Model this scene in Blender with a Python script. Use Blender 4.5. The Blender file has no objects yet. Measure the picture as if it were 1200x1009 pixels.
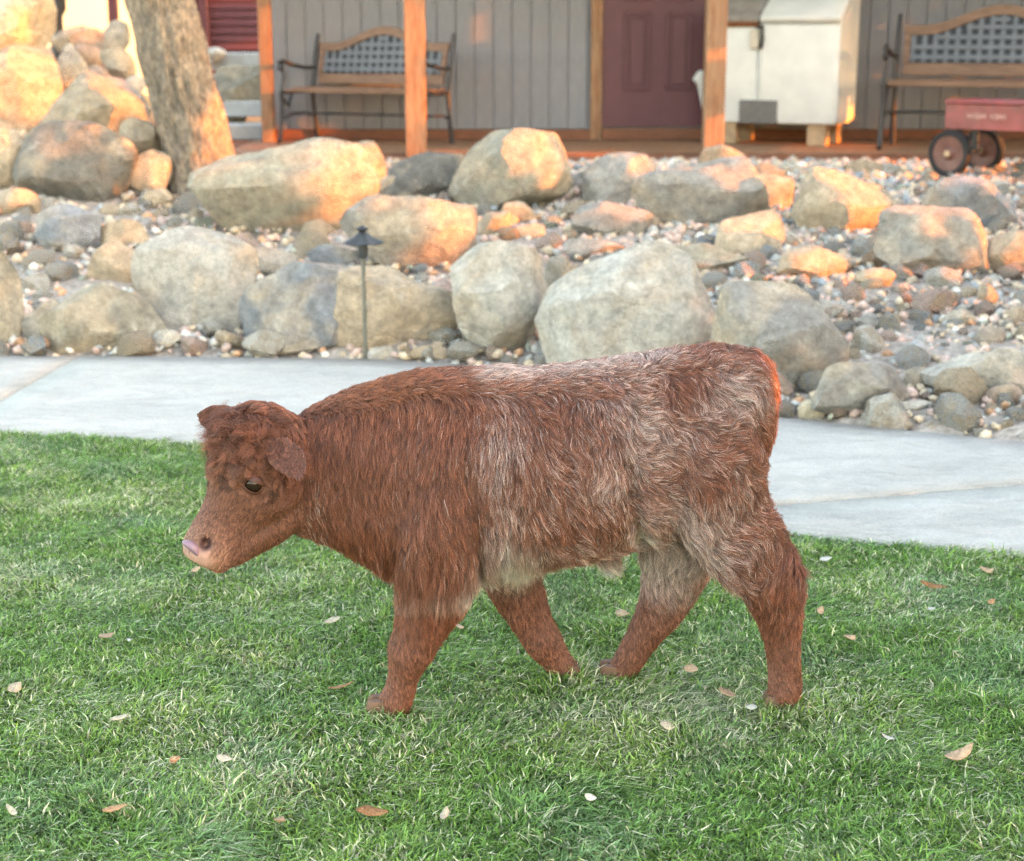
import bpy, bmesh, math, random
import numpy as np
from mathutils import Vector, Matrix, noise, kdtree
from mathutils.bvhtree import BVHTree

# ------------------------------------------------------------------ camera, sky, sun, exposure
scene = bpy.context.scene
R = math.radians
W0, H0, FPX = 1200.0, 1009.0, 1850.0
CAM_H, PITCH = 1.3, math.atan(454.5 / 1850.0)
cam_data = bpy.data.cameras.new('camera')
cam = bpy.data.objects.new('camera', cam_data)
scene.collection.objects.link(cam)
cam.location = (0, 0, CAM_H)
cam.rotation_euler = (math.pi / 2 - PITCH, 0, 0)
cam_data.sensor_width = 36.0
cam_data.lens = 36.0 * FPX / W0
cam_data.clip_end = 2000
cam_data.dof.use_dof = True
cam_data.dof.focus_distance = 3.02
cam_data.dof.aperture_fstop = 4.7
scene.camera = cam

SUN_EL, SUN_AZ = R(11), R(20)          # azimuth: from +X towards the camera
SUN = Vector((math.cos(SUN_EL) * math.cos(SUN_AZ), -math.cos(SUN_EL) * math.sin(SUN_AZ), math.sin(SUN_EL)))
world = bpy.data.worlds.new('World')
scene.world = world
world.use_nodes = True
wn = world.node_tree
sky = wn.nodes.new('ShaderNodeTexSky')
sky.sky_type = 'NISHITA'
sky.sun_disc = False
sky.sun_elevation = SUN_EL
sky.sun_rotation = R(110)
sky.air_density = 1.0
sky.dust_density = 1.5
sky.ozone_density = 1.0
wn.links.new(sky.outputs[0], wn.nodes['Background'].inputs[0])
wn.nodes['Background'].inputs[1].default_value = 0.15
sun_data = bpy.data.lights.new('sun', 'SUN')
sun_data.energy = 1.35
sun_data.angle = R(0.53)
sun_data.color = (1.0, 0.275, 0.02)
sun = bpy.data.objects.new('sun', sun_data)
sun.rotation_euler = (-SUN).to_track_quat('-Z', 'Y').to_euler()
sun.location = SUN * 60
scene.collection.objects.link(sun)
vs = scene.view_settings
vs.view_transform = 'Standard'
vs.look = 'None'
vs.gamma = 1.0
vs.exposure = 3.5
vs.use_white_balance = True
vs.white_balance_temperature = 8900
vs.white_balance_tint = 14
scene.cycles.use_denoising = True
scene.cycles.denoising_prefilter = 'NONE'
scene.cycles.adaptive_threshold = 0.025
scene.cycles.max_bounces = 6
scene.cycles.diffuse_bounces = 1
scene.cycles.glossy_bounces = 2
scene.cycles.transmission_bounces = 3
scene.cycles.caustics_reflective = False
scene.cycles.caustics_refractive = False
scene.render.hair_type = 'STRIP'

rng = np.random.default_rng(7)
random.seed(7)
COL = scene.collection

# ------------------------------------------------------------------ helpers
CP, SP = math.cos(PITCH), math.sin(PITCH)
def ray(u, v):
    a, b = (u - 600.0) / FPX, (504.5 - v) / FPX
    return Vector((a, CP + b * SP, -SP + b * CP))
def at_y(u, v, Y):
    d = ray(u, v); t = Y / d.y
    return Vector((d.x * t, Y, CAM_H + d.z * t))
def at_z(u, v, z):
    d = ray(u, v); t = (z - CAM_H) / d.z
    return Vector((d.x * t, d.y * t, z))
def project(p):
    dz = p[2] - CAM_H
    zc = p[1] * CP - dz * SP
    yc = p[1] * SP + dz * CP
    return 600 + FPX * p[0] / zc, 504.5 - FPX * yc / zc

def tag(o, label=None, cat=None, group=None, kind=None):
    if label: o['label'] = label
    if cat: o['category'] = cat
    if group: o['group'] = group
    if kind: o['kind'] = kind
    return o
def link(name, data, parent=None, m=None):
    o = bpy.data.objects.new(name, data)
    COL.objects.link(o)
    if parent is not None: o.parent = parent
    if m is not None and data is not None:
        data.materials.clear(); data.materials.append(m)
    return o
def empty(name, loc, rz=0.0):
    o = bpy.data.objects.new(name, None)
    o.empty_display_size = 0.1
    COL.objects.link(o); o.location = loc; o.rotation_euler = (0, 0, rz)
    return o
def np_mesh(name, V, F, smooth=False):
    """V (n,3), F (m,k) with one face size"""
    V = np.asarray(V, np.float32); F = np.asarray(F, np.int32)
    me = bpy.data.meshes.new(name)
    me.vertices.add(len(V)); me.vertices.foreach_set('co', V.ravel())
    k = F.shape[1]
    me.loops.add(F.size); me.loops.foreach_set('vertex_index', F.ravel())
    me.polygons.add(len(F))
    me.polygons.foreach_set('loop_start', np.arange(0, F.size, k, dtype=np.int32))
    me.polygons.foreach_set('loop_total', np.full(len(F), k, np.int32))
    if smooth: me.polygons.foreach_set('use_smooth', np.ones(len(F), bool))
    me.update(calc_edges=True)
    return me
class MB:
    """collects shapes into one mesh"""
    def __init__(s): s.bm = bmesh.new()
    def box(s, lo, hi, bev=0.0, mat=None):
        lo, hi = Vector(lo), Vector(hi)
        g = bmesh.ops.create_cube(s.bm, size=1.0)
        c, d = (lo + hi) / 2, hi - lo
        for v in g['verts']:
            v.co = Vector((v.co.x * d.x, v.co.y * d.y, v.co.z * d.z)) + c
            if mat is not None: v.co = mat @ v.co
        if bev > 0:
            es = list({e for v in g['verts'] for e in v.link_edges})
            bmesh.ops.bevel(s.bm, geom=es, offset=bev, segments=2, profile=0.5, affect='EDGES')
        return s
    def tube(s, pts, rad, seg=8, flat=1.0):
        pts = [Vector(p) for p in pts]
        rs = rad if isinstance(rad, (list, tuple)) else [rad] * len(pts)
        rings = []
        for i, p in enumerate(pts):
            t = (pts[min(i + 1, len(pts) - 1)] - pts[max(i - 1, 0)]).normalized()
            a = Vector((0, 0, 1)) if abs(t.z) < 0.9 else Vector((0, 1, 0))
            n = t.cross(a).normalized(); b = n.cross(t)
            rings.append([s.bm.verts.new(p + rs[i] * (math.cos(q) * n + flat * math.sin(q) * b)) for q in [2 * math.pi * k / seg for k in range(seg)]])
        for i in range(len(rings) - 1):
            for k in range(seg):
                s.bm.faces.new((rings[i][k], rings[i][(k + 1) % seg], rings[i + 1][(k + 1) % seg], rings[i + 1][k]))
        s.bm.faces.new(rings[0][::-1]); s.bm.faces.new(rings[-1])
        return s
    def lathe(s, prof, seg=24, axis='z', c=(0, 0, 0)):
        c = Vector(c); rings = []
        for r, h in prof:
            ring = []
            for k in range(seg):
                q = 2 * math.pi * k / seg
                x, y = r * math.cos(q), r * math.sin(q)
                co = Vector((x, y, h)) if axis == 'z' else Vector((x, -h, y))
                ring.append(s.bm.verts.new(co + c))
            rings.append(ring)
        for i in range(len(rings) - 1):
            for k in range(seg):
                s.bm.faces.new((rings[i][k], rings[i][(k + 1) % seg], rings[i + 1][(k + 1) % seg], rings[i + 1][k]))
        s.bm.faces.new(rings[0][::-1]); s.bm.faces.new(rings[-1])
        return s
    def prism(s, poly, y0, y1):
        """polygon in x,z extruded along y"""
        a = [s.bm.verts.new((x, y0, z)) for x, z in poly]
        b = [s.bm.verts.new((x, y1, z)) for x, z in poly]
        n = len(poly)
        s.bm.faces.new(a); s.bm.faces.new(b[::-1])
        for i in range(n): s.bm.faces.new((a[i], b[i], b[(i + 1) % n], a[(i + 1) % n]))
        return s
    def mesh(s, name, smooth=None):
        bmesh.ops.recalc_face_normals(s.bm, faces=s.bm.faces)
        me = bpy.data.meshes.new(name)
        s.bm.to_mesh(me); s.bm.free()
        if smooth:
            for p in me.polygons: p.use_smooth = True
            me.set_sharp_from_angle(angle=R(smooth))
        return me
    def build(s, name, m, parent=None, smooth=None):
        return link(name, s.mesh(name, smooth), parent, m)

# ------------------------------------------------------------------ materials
MATS = {}
def mat(name, col, rough=0.7, var=0.15, scale=6.0, bump=0.0, bscale=None, stretch=(1, 1, 1), col2=None, metal=0.0, objcol=False, attr=None, spec=0.35, detail=6, coords='Object'):
    if name in MATS: return MATS[name]
    m = bpy.data.materials.new(name); m.use_nodes = True
    nt = m.node_tree; N = nt.nodes; L = nt.links
    b = N['Principled BSDF']
    b.inputs['Roughness'].default_value = rough
    b.inputs['Metallic'].default_value = metal
    b.inputs['Specular IOR Level'].default_value = spec
    tc = N.new('ShaderNodeTexCoord'); mp = N.new('ShaderNodeMapping')
    mp.inputs['Scale'].default_value = stretch
    L.new(tc.outputs[coords], mp.inputs[0])
    nz = N.new('ShaderNodeTexNoise'); nz.inputs['Scale'].default_value = scale; nz.inputs['Detail'].default_value = detail
    nz.inputs['Roughness'].default_value = 0.62
    L.new(mp.outputs[0], nz.inputs['Vector'])
    if attr:
        a = N.new('ShaderNodeAttribute'); a.attribute_name = attr; src = a.outputs['Color']
    elif objcol:
        a = N.new('ShaderNodeObjectInfo'); src = a.outputs['Color']
    else:
        a = N.new('ShaderNodeRGB'); a.outputs[0].default_value = (*col, 1); src = a.outputs[0]
    if col2:
        mx = N.new('ShaderNodeMix'); mx.data_type = 'RGBA'
        mr = N.new('ShaderNodeMapRange'); mr.inputs[1].default_value = 0.38; mr.inputs[2].default_value = 0.62
        L.new(nz.outputs['Fac'], mr.inputs[0]); L.new(mr.outputs[0], mx.inputs['Factor'])
        L.new(src, mx.inputs['A']); mx.inputs['B'].default_value = (*col2, 1); src = mx.outputs['Result']
    if var > 0:
        n2 = N.new('ShaderNodeTexNoise'); n2.inputs['Scale'].default_value = scale * 2.7; n2.inputs['Detail'].default_value = detail
        L.new(mp.outputs[0], n2.inputs['Vector'])
        mr = N.new('ShaderNodeMapRange'); mr.inputs[1].default_value = 0.3; mr.inputs[2].default_value = 0.7
        mr.inputs[3].default_value = 1 - var; mr.inputs[4].default_value = 1 + var
        L.new(n2.outputs['Fac'], mr.inputs[0])
        vm = N.new('ShaderNodeVectorMath'); vm.operation = 'SCALE'
        L.new(src, vm.inputs[0]); L.new(mr.outputs[0], vm.inputs['Scale']); src = vm.outputs[0]
    L.new(src, b.inputs['Base Color'])
    if bump > 0:
        n3 = N.new('ShaderNodeTexNoise'); n3.inputs['Scale'].default_value = bscale or scale * 4; n3.inputs['Detail'].default_value = 8
        L.new(mp.outputs[0], n3.inputs['Vector'])
        bp = N.new('ShaderNodeBump'); bp.inputs['Strength'].default_value = min(1.0, bump * 20); bp.inputs['Distance'].default_value = bump
        L.new(n3.outputs['Fac'], bp.inputs['Height']); L.new(bp.outputs[0], b.inputs['Normal'])
    MATS[name] = m
    return m

def rock_material():
    m = bpy.data.materials.new('rock'); m.use_nodes = True
    nt = m.node_tree; N = nt.nodes; L = nt.links
    b = N['Principled BSDF']; b.inputs['Roughness'].default_value = 0.85; b.inputs['Specular IOR Level'].default_value = 0.25
    tc = N.new('ShaderNodeTexCoord'); oi = N.new('ShaderNodeObjectInfo')
    ofs = N.new('ShaderNodeVectorMath'); ofs.operation = 'ADD'
    mu = N.new('ShaderNodeMath'); mu.operation = 'MULTIPLY'; mu.inputs[1].default_value = 40
    L.new(oi.outputs['Random'], mu.inputs[0]); L.new(tc.outputs['Object'], ofs.inputs[0]); L.new(mu.outputs[0], ofs.inputs[1])
    def nz(scale, detail=6, rough=0.6, dist=0.0):
        n = N.new('ShaderNodeTexNoise'); n.inputs['Scale'].default_value = scale; n.inputs['Detail'].default_value = detail
        n.inputs['Roughness'].default_value = rough; n.inputs['Distortion'].default_value = dist
        L.new(ofs.outputs[0], n.inputs['Vector']); return n.outputs['Fac']
    def rng_(src, a, b_, c, d):
        r = N.new('ShaderNodeMapRange'); r.inputs[1].default_value = a; r.inputs[2].default_value = b_; r.inputs[3].default_value = c; r.inputs[4].default_value = d
        L.new(src, r.inputs[0]); return r.outputs[0]
    def mix(f, a, b_):
        x = N.new('ShaderNodeMix'); x.data_type = 'RGBA'
        L.new(f, x.inputs['Factor']); L.new(a, x.inputs['A'])
        if isinstance(b_, tuple): x.inputs['B'].default_value = (*b_, 1)
        else: L.new(b_, x.inputs['B'])
        return x.outputs['Result']
    c = oi.outputs['Color']
    c = mix(rng_(nz(2.6, 4, 0.55, 0.8), 0.46, 0.62, 0, 0.8), c, (0.44, 0.345, 0.25))      # tan iron staining
    c = mix(rng_(nz(4.5, 5, 0.6, 1.2), 0.55, 0.70, 0, 0.55), c, (0.20, 0.21, 0.20))       # grey minerals
    c = mix(rng_(nz(7.0, 6, 0.7, 0.5), 0.60, 0.70, 0, 0.6), c, (0.55, 0.52, 0.46))       # pale quartz and lichen
    sc = N.new('ShaderNodeVectorMath'); sc.operation = 'SCALE'
    L.new(c, sc.inputs[0]); L.new(rng_(nz(16, 8, 0.7), 0.3, 0.7, 0.70, 1.5), sc.inputs['Scale'])
    s2 = N.new('ShaderNodeVectorMath'); s2.operation = 'SCALE'
    L.new(sc.outputs[0], s2.inputs[0]); L.new(rng_(nz(55, 4, 0.8), 0.3, 0.7, 0.75, 1.25), s2.inputs['Scale'])
    L.new(s2.outputs[0], b.inputs['Base Color'])
    vo = N.new('ShaderNodeTexVoronoi'); vo.feature = 'DISTANCE_TO_EDGE'; vo.inputs['Scale'].default_value = 3.2
    wp = N.new('ShaderNodeVectorMath'); wp.operation = 'MULTIPLY_ADD'; wp.inputs[1].default_value = (.35, .35, .35)
    nw = N.new('ShaderNodeTexNoise'); nw.inputs['Scale'].default_value = 4; nw.inputs['Detail'].default_value = 4
    L.new(ofs.outputs[0], nw.inputs['Vector']); L.new(nw.outputs['Color'], wp.inputs[0]); L.new(ofs.outputs[0], wp.inputs[2]); L.new(wp.outputs[0], vo.inputs['Vector'])
    ck = rng_(vo.outputs['Distance'], 0.0, 0.04, -0.10, 0.0)
    hs = N.new('ShaderNodeMath'); hs.operation = 'ADD'
    L.new(nz(7, 12, 0.72, 0.4), hs.inputs[0]); L.new(ck, hs.inputs[1])
    bp = N.new('ShaderNodeBump'); bp.inputs['Strength'].default_value = 1.0; bp.inputs['Distance'].default_value = 0.045
    L.new(hs.outputs[0], bp.inputs['Height']); L.new(bp.outputs[0], b.inputs['Normal'])
    return m
M_ROCK = rock_material()
M_GRAVEL = mat('gravel_stone', (0.3, 0.28, 0.25), 0.85, 0.3, 30, attr='tint', bump=0.002)
M_DIRT = mat('rockery_soil', (0.16, 0.13, 0.105), 0.95, 0.35, 9, 0.02, 40, col2=(0.27, 0.235, 0.2))
M_TURF = mat('turf_soil', (0.06, 0.085, 0.03), 0.95, 0.3, 12, 0.01, 60, col2=(0.08, 0.12, 0.04))
M_WOOD = mat('porch_timber', (0.33, 0.195, 0.12), 0.7, 0.25, 5, 0.002, 30, (6, 6, 0.6), col2=(0.26, 0.12, 0.065))
M_TRIM = mat('brown_trim', (0.20, 0.075, 0.042), 0.6, 0.25, 4, 0.001, 30, (1, 6, 6))
M_SIDING = mat('grey_siding', (0.235, 0.238, 0.265), 0.75, 0.10, 5, 0.0015, 25, (5, 5, 0.6))
M_DOOR = mat('maroon_door', (0.125, 0.042, 0.056), 0.42, 0.08, 3)
M_MAROON = mat('maroon_boards', (0.085, 0.026, 0.034), 0.6, 0.12, 4)
M_WHITE = mat('white_fibreglass', (0.80, 0.785, 0.76), 0.42, 0.06, 2.5, col2=(0.74, 0.73, 0.72))
M_GREYLID = mat('grey_lid', (0.27, 0.235, 0.215), 0.6, 0.2, 5, col2=(0.34, 0.31, 0.29))
M_VENT = mat('vent_grey', (0.16, 0.145, 0.14), 0.6, 0.15, 8)
M_RUST = mat('rust', (0.22, 0.075, 0.03), 0.85, 0.3, 9)
M_DARK = mat('dark_backing', (0.03, 0.032, 0.04), 0.6, 0.2, 8)
M_IRON = mat('black_iron', (0.035, 0.034, 0.038), 0.5, 0.2, 8, spec=0.5)
M_LATTICE = mat('iron_lattice', (0.13, 0.135, 0.155), 0.45, 0.2, 8, spec=0.5)
M_SLAT = mat('bench_wood', (0.25, 0.135, 0.085), 0.55, 0.2, 4, 0.001, 30, (1, 8, 8), col2=(0.19, 0.10, 0.065))
M_WAGON = mat('red_wagon_paint', (0.30, 0.05, 0.05), 0.4, 0.25, 5, col2=(0.22, 0.06, 0.06), spec=0.5)
M_RUBBER = mat('rubber', (0.018, 0.018, 0.02), 0.7, 0.2, 8)
M_HUB = mat('wheel_disc', (0.17, 0.075, 0.06), 0.5, 0.25, 7)
M_CREAM = mat('cream_paint', (0.62, 0.53, 0.44), 0.6, 0.1, 8)
M_FADED = mat('faded_lettering', (0.46, 0.22, 0.19), 0.6, 0.3, 12)
M_STEP = mat('pale_stone', (0.55, 0.55, 0.54), 0.8, 0.12, 5, 0.004, 20, col2=(0.46, 0.46, 0.45))
M_LAMPMETAL = mat('dark_lamp_metal', (0.05, 0.055, 0.06), 0.45, 0.25, 12, metal=0.3, spec=0.5)
M_STAKE = mat('weathered_stake', (0.14, 0.14, 0.115), 0.6, 0.25, 12)
M_BLOCK = mat('wood_block', (0.45, 0.30, 0.19), 0.8, 0.25, 6, 0.002, 30)

def bark_material():
    m = mat('bark', (0.30, 0.235, 0.175), 0.9, 0.45, 20, 0.05, 24, (1, 1, 0.5), col2=(0.17, 0.14, 0.115))
    return m
M_BARK = bark_material()

def path_material():
    m = bpy.data.materials.new('stamped_concrete'); m.use_nodes = True
    nt = m.node_tree; N = nt.nodes; L = nt.links
    b = N['Principled BSDF']; b.inputs['Roughness'].default_value = 0.72; b.inputs['Specular IOR Level'].default_value = 0.4
    tc = N.new('ShaderNodeTexCoord'); mp = N.new('ShaderNodeMapping'); mp.inputs['Scale'].default_value = (1, 2.2, 1); mp.inputs['Rotation'].default_value = (0, 0, 0.25)
    L.new(tc.outputs['Object'], mp.inputs[0])
    n1 = N.new('ShaderNodeTexNoise'); n1.inputs['Scale'].default_value = 1.6; n1.inputs['Detail'].default_value = 7; n1.inputs['Distortion'].default_value = 0.7
    n2 = N.new('ShaderNodeTexNoise'); n2.inputs['Scale'].default_value = 5.5; n2.inputs['Detail'].default_value = 9; n2.inputs['Distortion'].default_value = 1.2; n2.inputs['Roughness'].default_value = 0.6
    L.new(mp.outputs[0], n1.inputs['Vector']); L.new(mp.outputs[0], n2.inputs['Vector'])
    mx = N.new('ShaderNodeMix'); mx.data_type = 'RGBA'
    mx.inputs['A'].default_value = (0.42, 0.41, 0.385, 1); mx.inputs['B'].default_value = (0.475, 0.46, 0.43, 1)
    mr = N.new('ShaderNodeMapRange'); mr.inputs[1].default_value = 0.38; mr.inputs[2].default_value = 0.62
    L.new(n1.outputs['Fac'], mr.inputs[0]); L.new(mr.outputs[0], mx.inputs['Factor'])
    m2 = N.new('ShaderNodeMapRange'); m2.inputs[1].default_value = 0.33; m2.inputs[2].default_value = 0.55; m2.inputs[3].default_value = 0.87; m2.inputs[4].default_value = 1.04
    L.new(n2.outputs['Fac'], m2.inputs[0])
    vm = N.new('ShaderNodeVectorMath'); vm.operation = 'SCALE'
    L.new(mx.outputs['Result'], vm.inputs[0]); L.new(m2.outputs[0], vm.inputs['Scale'])
    n4 = N.new('ShaderNodeTexNoise'); n4.inputs['Scale'].default_value = 120; n4.inputs['Detail'].default_value = 3; L.new(tc.outputs['Object'], n4.inputs['Vector'])
    n5 = N.new('ShaderNodeTexNoise'); n5.inputs['Scale'].default_value = 0.9; n5.inputs['Detail'].default_value = 8; n5.inputs['Roughness'].default_value = 0.7; L.new(tc.outputs['Object'], n5.inputs['Vector'])
    m5 = N.new('ShaderNodeMapRange'); m5.inputs[1].default_value = 0.3; m5.inputs[2].default_value = 0.7; m5.inputs[3].default_value = 0.86; m5.inputs[4].default_value = 1.1; L.new(n4.outputs['Fac'], m5.inputs[0])
    m6 = N.new('ShaderNodeMapRange'); m6.inputs[1].default_value = 0.35; m6.inputs[2].default_value = 0.6; m6.inputs[3].default_value = 0.9; m6.inputs[4].default_value = 1.02; L.new(n5.outputs['Fac'], m6.inputs[0])
    mm = N.new('ShaderNodeMath'); mm.operation = 'MULTIPLY'; L.new(m5.outputs[0], mm.inputs[0]); L.new(m6.outputs[0], mm.inputs[1])
    v2 = N.new('ShaderNodeVectorMath'); v2.operation = 'SCALE'; L.new(vm.outputs[0], v2.inputs[0]); L.new(mm.outputs[0], v2.inputs['Scale']); L.new(v2.outputs[0], b.inputs['Base Color'])
    bp = N.new('ShaderNodeBump'); bp.inputs['Strength'].default_value = 1.0; bp.inputs['Distance'].default_value = 0.022
    L.new(n2.outputs['Fac'], bp.inputs['Height']); L.new(bp.outputs[0], b.inputs['Normal'])
    return m
M_PATH = path_material()

# ------------------------------------------------------------------ ground, lawn, path
FAR_PX = [(-300, 420), (0, 420.5), (200, 421.5), (430, 424), (560, 432), (740, 456), (900, 492), (1000, 503), (1200, 522), (1500, 552)]
NEAR_PX = [(-300, 498), (0, 513), (170, 521), (240, 526), (500, 556), (740, 600), (920, 631), (1000, 640), (1200, 658), (1500, 684)]
_f = [at_z(u, v, 0.0) for u, v in FAR_PX]; _n = [at_z(u, v, 0.0) for u, v in NEAR_PX]
XF = np.array([-12] + [p.x for p in _f] + [9]); YF = np.array([_f[0].y + 0.1] + [p.y for p in _f] + [_f[-1].y - 2.0])
XN = np.array([-12] + [p.x for p in _n] + [9]); YN = np.array([_n[0].y + 0.1] + [p.y for p in _n] + [_n[-1].y - 2.0])
def sm(a, b, x):
    t = np.clip((x - a) / (b - a), 0, 1); return t * t * (3 - 2 * t)
def far_y(x): return np.interp(x, XF, YF)
def near_y(x): return np.interp(x, XN, YN)
def terrain(x, y):
    x = np.asarray(x, float); y = np.asarray(y, float)
    yf = far_y(x)
    s = np.clip((y - yf) / np.maximum(10.3 - yf, 1.0), 0, 1)
    z = -0.03 + 0.05 * sm(0.0, 0.12, y - yf) + 0.46 * s
    z = z + sm(-.218, -.262, x / np.maximum(y, 1)) * np.clip((y - 9.3) / 5.0, 0, 1) * 0.75 * (y < 200)
    z = z + np.clip((y - 22) / 70.0, 0, 1) ** 0.9 * 15.0
    return z
def tz(x, y): return float(terrain(x, y))
def hit(u, v):
    """where a line of sight meets the rockery slope"""
    d = ray(u, v); t = 3.0
    while t < 60:
        p = Vector((0, 0, CAM_H)) + d * t
        if p.z < tz(p.x, p.y): return p
        t += 0.03
    return p

xs = np.concatenate([[-400, -200, -100, -50, -25, -14], np.arange(-9, 9.01, 0.12), [14, 25, 50, 100, 200, 400]])
ys = np.concatenate([[-400, -200, -60, -20, -6, 0, 3], np.arange(3.6, 17, 0.12), [18, 20, 22, 25, 30, 40, 55, 75, 95, 150, 300, 600]])
GX, GY = np.meshgrid(xs, ys)
GZ = terrain(GX, GY)
bumpy = (GY > far_y(GX) + 0.05) & (GY < 17)
jit = np.array([[noise.fractal(Vector((x * 1.7, y * 1.7, 3.1)), 1.0, 2.0, 4) for x in xs] for y in ys])
GZ = GZ + np.where(bumpy, jit * 0.035, 0)
GV = np.stack([GX.ravel(), GY.ravel(), GZ.ravel()], 1)
nx_, ny_ = len(xs), len(ys)
ii, jj = np.meshgrid(np.arange(nx_ - 1), np.arange(ny_ - 1))
b0 = (jj * nx_ + ii).ravel()
GF = np.stack([b0, b0 + 1, b0 + nx_ + 1, b0 + nx_], 1)
def ground_material():
    m = mat('ground_soil', (0.27, 0.23, 0.195), 0.95, 0.4, 14, 0.02, 45, col2=(0.40, 0.34, 0.30))
    nt = m.node_tree; N = nt.nodes; L = nt.links
    b = N['Principled BSDF']; src = b.inputs['Base Color'].links[0].from_socket
    tc = N.new('ShaderNodeTexCoord'); sp = N.new('ShaderNodeSeparateXYZ'); L.new(tc.outputs['Object'], sp.inputs[0])
    mr = N.new('ShaderNodeMapRange'); mr.inputs[1].default_value = 16; mr.inputs[2].default_value = 20
    L.new(sp.outputs['Y'], mr.inputs[0])
    mx = N.new('ShaderNodeMix'); mx.data_type = 'RGBA'; L.new(mr.outputs[0], mx.inputs['Factor'])
    L.new(src, mx.inputs['A']); mx.inputs['B'].default_value = (0.50, 0.40, 0.23, 1)     # dry grass field
    m3 = N.new('ShaderNodeMapRange'); m3.inputs[1].default_value = 10.7; m3.inputs[2].default_value = 11.1; L.new(sp.outputs['Y'], m3.inputs[0])
    m4 = N.new('ShaderNodeMix'); m4.data_type = 'RGBA'; L.new(m3.outputs[0], m4.inputs['Factor'])
    L.new(src, m4.inputs['A']); m4.inputs['B'].default_value = (0.22, 0.10, 0.06, 1); L.new(m4.outputs['Result'], mx.inputs['A'])   # bark mulch by the porch
    L.new(mx.outputs['Result'], b.inputs['Base Color'])
    return m
tag(link('ground', np_mesh('ground', GV, GF, True), None, ground_material()), kind='structure')

lx = np.linspace(-9, 9, 121); lt = np.linspace(0, 1, 40)
LV = np.array([[x, -8 + (near_y(x) + 0.01 + 8) * t, 0.0] for t in lt for x in lx])
ii, jj = np.meshgrid(np.arange(len(lx) - 1), np.arange(len(lt) - 1)); b0 = (jj * len(lx) + ii).ravel()
tag(link('lawn', np_mesh('lawn', LV, np.stack([b0, b0 + 1, b0 + len(lx) + 1, b0 + len(lx)], 1)), None, M_TURF), kind='structure')

def ground_x(u, v): return at_z(u, v, 0.0).x
JOINTS = [(-7.5, -7.5), (-4.6, -4.3), (ground_x(-65, 512), ground_x(92, 421)), (ground_x(786, 608), 2.35), (5.2, 6.6), (8.5, 8.5)]
path = empty('path', (0, 0, 0)); tag(path, kind='structure')
for k in range(len(JOINTS) - 1):
    (an, af), (bn, bf) = JOINTS[k], JOINTS[k + 1]
    g = 0.009
    n, m_ = 24, 8
    top = []
    for j in range(m_ + 1):
        for i in range(n + 1):
            t = i / n; s = j / m_
            xn, xf = (an + g) * (1 - t) + (bn - g) * t, (af + g) * (1 - t) + (bf - g) * t
            pn, pf = Vector((xn, near_y(xn), 0.014)), Vector((xf, far_y(xf), 0.014))
            top.append(pn.lerp(pf, s))
    V = [tuple(p) for p in top] + [(p.x, p.y, -0.08) for p in top]
    F = []; o = len(top); w = n + 1
    for j in range(m_):
        for i in range(n):
            a = j * w + i; F.append((a, a + 1, a + w + 1, a + w))
    rim = [i for i in range(w)] + [j * w + n for j in range(1, m_ + 1)] + [m_ * w + i for i in range(n - 1, -1, -1)] + [j * w for j in range(m_ - 1, 0, -1)]
    for q in range(len(rim)):
        a, b = rim[q], rim[(q + 1) % len(rim)]; F.append((b, a, a + o, b + o))
    link('slab', np_mesh('slab', V, F), path, M_PATH)
    if k:       # dirt-filled joint
        a_, b_ = Vector((an, float(near_y(an)), 0.004)), Vector((af, float(far_y(af)), 0.004)); w_ = Vector((.0085, 0, 0))
        link('joint', np_mesh('joint', [tuple(a_ - w_), tuple(a_ + w_), tuple(b_ + w_), tuple(b_ - w_)], [(0, 1, 2, 3)]), path, M_DIRT)

# ------------------------------------------------------------------ boulders
def ico(sub):
    bm = bmesh.new(); bmesh.ops.create_icosphere(bm, subdivisions=sub, radius=1.0)
    V = np.array([v.co[:] for v in bm.verts]); F = np.array([[v.index for v in f.verts] for f in bm.faces]); bm.free()
    return V, F
ICO = {k: ico(k) for k in (1, 2, 3, 4, 5)}
BOULDERS = []      # (object, outline, label)
def outline_radius(poly, th):
    """distance from the centre to the outline along each angle"""
    P = np.array(poly); Q = np.roll(P, -1, axis=0)
    out = np.full(len(th), 1e-3)
    for (x1, y1), (x2, y2) in zip(P, Q):
        c, s = np.cos(th), np.sin(th); ex, ey = x2 - x1, y2 - y1
        den = c * ey - s * ex
        den = np.where(np.abs(den) < 1e-9, 1e-9, den)
        t = (x1 * ey - y1 * ex) / den
        q = (x1 * s - y1 * c) / den
        ok = (t > 0) & (q >= -1e-6) & (q <= 1 + 1e-6)
        out = np.where(ok & (t > out), t, out)
    return out
GREY, TAN, PALE, BLUE, DARK, PINK, OLIVE = (.30, .28, .255), (.42, .325, .235), (.44, .41, .365), (.24, .255, .275), (.17, .16, .143), (.42, .305, .26), (.305, .28, .225)
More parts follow.
